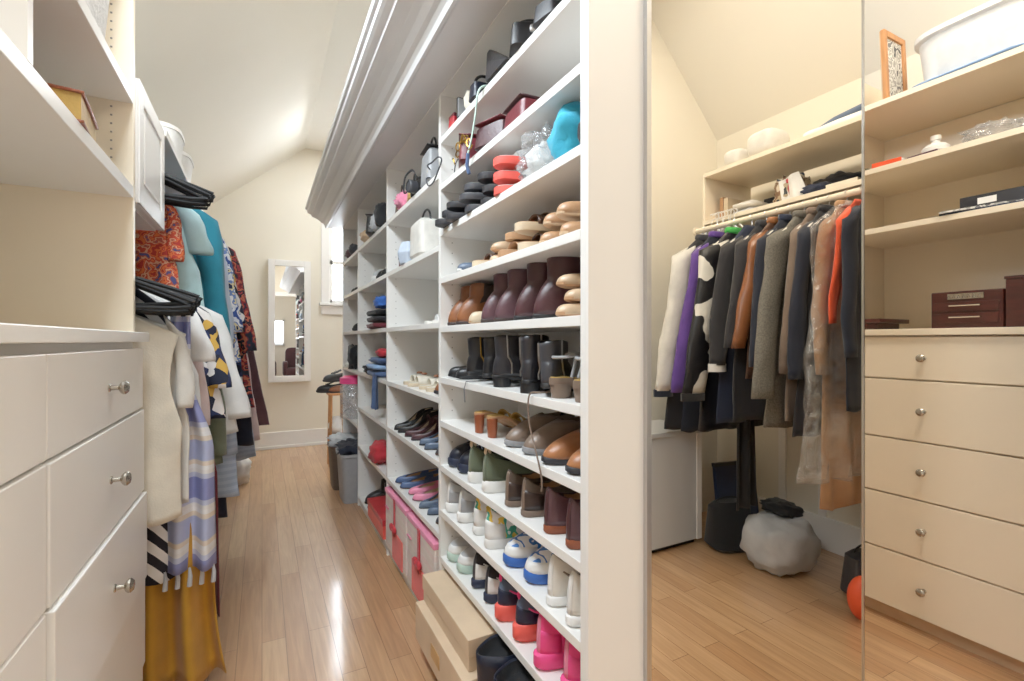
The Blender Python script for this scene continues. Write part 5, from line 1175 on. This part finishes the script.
MB().box(-.092, -.035, .05, -.09, .035, .09).build('label_holder', 'charcoal_rubber', o, smooth=False)
# floor under the coats
handbag('duffel_bag', 'black fabric bag slumped on the floor by the gray-white cabinet', 2.20, -.215, 0, .24, .19, .25, 'black_cloth', rz=.3, handle='black_leather', e=.6, taper=.5, cat='bag', hh=.03)
bb = thing('board', 'dark navy folding board leaning behind the black bag', 'board', (2.36, -.27, 0), 0, None, (.12, 0, .15)); bx(-.14, -.012, 0, .14, .012, .42).build('panel', 'navy_leather', bb, smooth=False, bevel=.004); bx(-.14, -.0135, .40, .14, .0135, .42).build('edge', 'soot_leather', bb, smooth=False)
gbg = blob('laundry_bag', 'large pale gray stuffed bag on the floor under the coats', 'bag', 2.22, .05, 0, .16, .135, .125, 'lightgray_cloth', .2, 5, 8, e=.7)
blob('sweater', 'black and white garment lying on top of the gray stuffed bag', 'clothes', 2.27, .03, .247, .07, .09, .03, 'black_cloth', .3, 5, 12)
handbag('shoulder_bag', 'dark purple-black bag beside the gray stuffed bag', 2.30, .40, 0, .2, .16, .2, 'charcoal_leather', rz=.4, handle='black_leather', e=.6, taper=.6, cat='bag', hh=.04)
blob('ball', 'bright red-orange ball by the end of the coats', 'ball', 2.10, .475, 0, .06, .05, .085, 'orange_rubber', 0, 5, 1, e=1)
# bedroom seen in the far mirror
for i, x in enumerate((.0, .78)):
    o = thing('armchair', ('dark maroon armchair left of the other, seen in the far mirror', 'dark maroon armchair right of the other, seen in the far mirror')[i], 'armchair', (x, -2.6, 0), pi)
    MB().sup((0, 0, .30), (.26, .26, .12), .3, 24, 10).build('seat', 'maroon_cloth', o); MB().sup((0, .22, .56), (.26, .08, .36), .35, 24, 10).build('backrest', 'maroon_cloth', o)
    for sx in (-1, 1):
        MB().sup((sx * .26, .02, .40), (.06, .24, .18), .35, 20, 10).build('armrest', 'maroon_cloth', o)
        for sy in (-1, 1): MB().tube([(sx * .2, sy * .2, 0), (sx * .2, sy * .2, .2)], .02, 8).build('leg', 'oak', o)
# ------------------------------------------------------------------ light
def area(name, loc, rot, sx, sy, power, col=(1, 1, 1)):
    l = bpy.data.lights.new(name, 'AREA'); l.shape = 'RECTANGLE'; l.size = sx; l.size_y = sy; l.energy = power; l.color = col
    o = bpy.data.objects.new(name, l); COL.objects.link(o); o.location = loc; o.rotation_euler = rot; return o
area('window_light', ((WX0 + WX1) / 2, YF + .35, (WZ0 + WZ1) / 2 + .1), (-pi / 2, 0, 0), 1.0, 1.4, 300, (.86, .93, 1))
area('aisle_fill', (-.22, 1.05, 2.47), (0, -.55, 0), .35, 1.5, 41, (.81, .915, 1))  # added fill light, tilted at the shoe shelves to brighten their insides
area('aisle_fill', (.75, 4.55, 3.06), (0, 0, 0), .6, .6, 18, (.88, .95, 1))  # second added fill, above the far aisle and hidden by the crown
area('coat_lamp', (1.5, .3, 3.06), (0, 0, 0), .6, .8, 34, (1, .90, .77))
area('bedroom_window_light', (.3, -3.7, 1.6), (pi / 2, 0, 0), 1.2, 1.1, 30, (.95, .98, 1))
area('bedroom_fill', (.3, -1.9, 2.66), (0, 0, 0), 1.6, 1.2, 19, (.9, .96, 1))  # unseen fill added next door to brighten the closet through the doorway
wd = bpy.data.worlds.new('World'); sc.world = wd; wd.use_nodes = True
bgn = wd.node_tree.nodes['Background']; bgn.inputs[0].default_value = (.85, .92, 1, 1); bgn.inputs[1].default_value = 2.0
sc.view_settings.view_transform = 'Standard'; sc.view_settings.look = 'None'; sc.view_settings.exposure = -0.05; sc.view_settings.gamma = 1.12
sc.cycles.max_bounces = 10; sc.cycles.diffuse_bounces = 6; sc.cycles.glossy_bounces = 6; sc.cycles.transparent_max_bounces = 16
sc.cycles.use_denoising = True
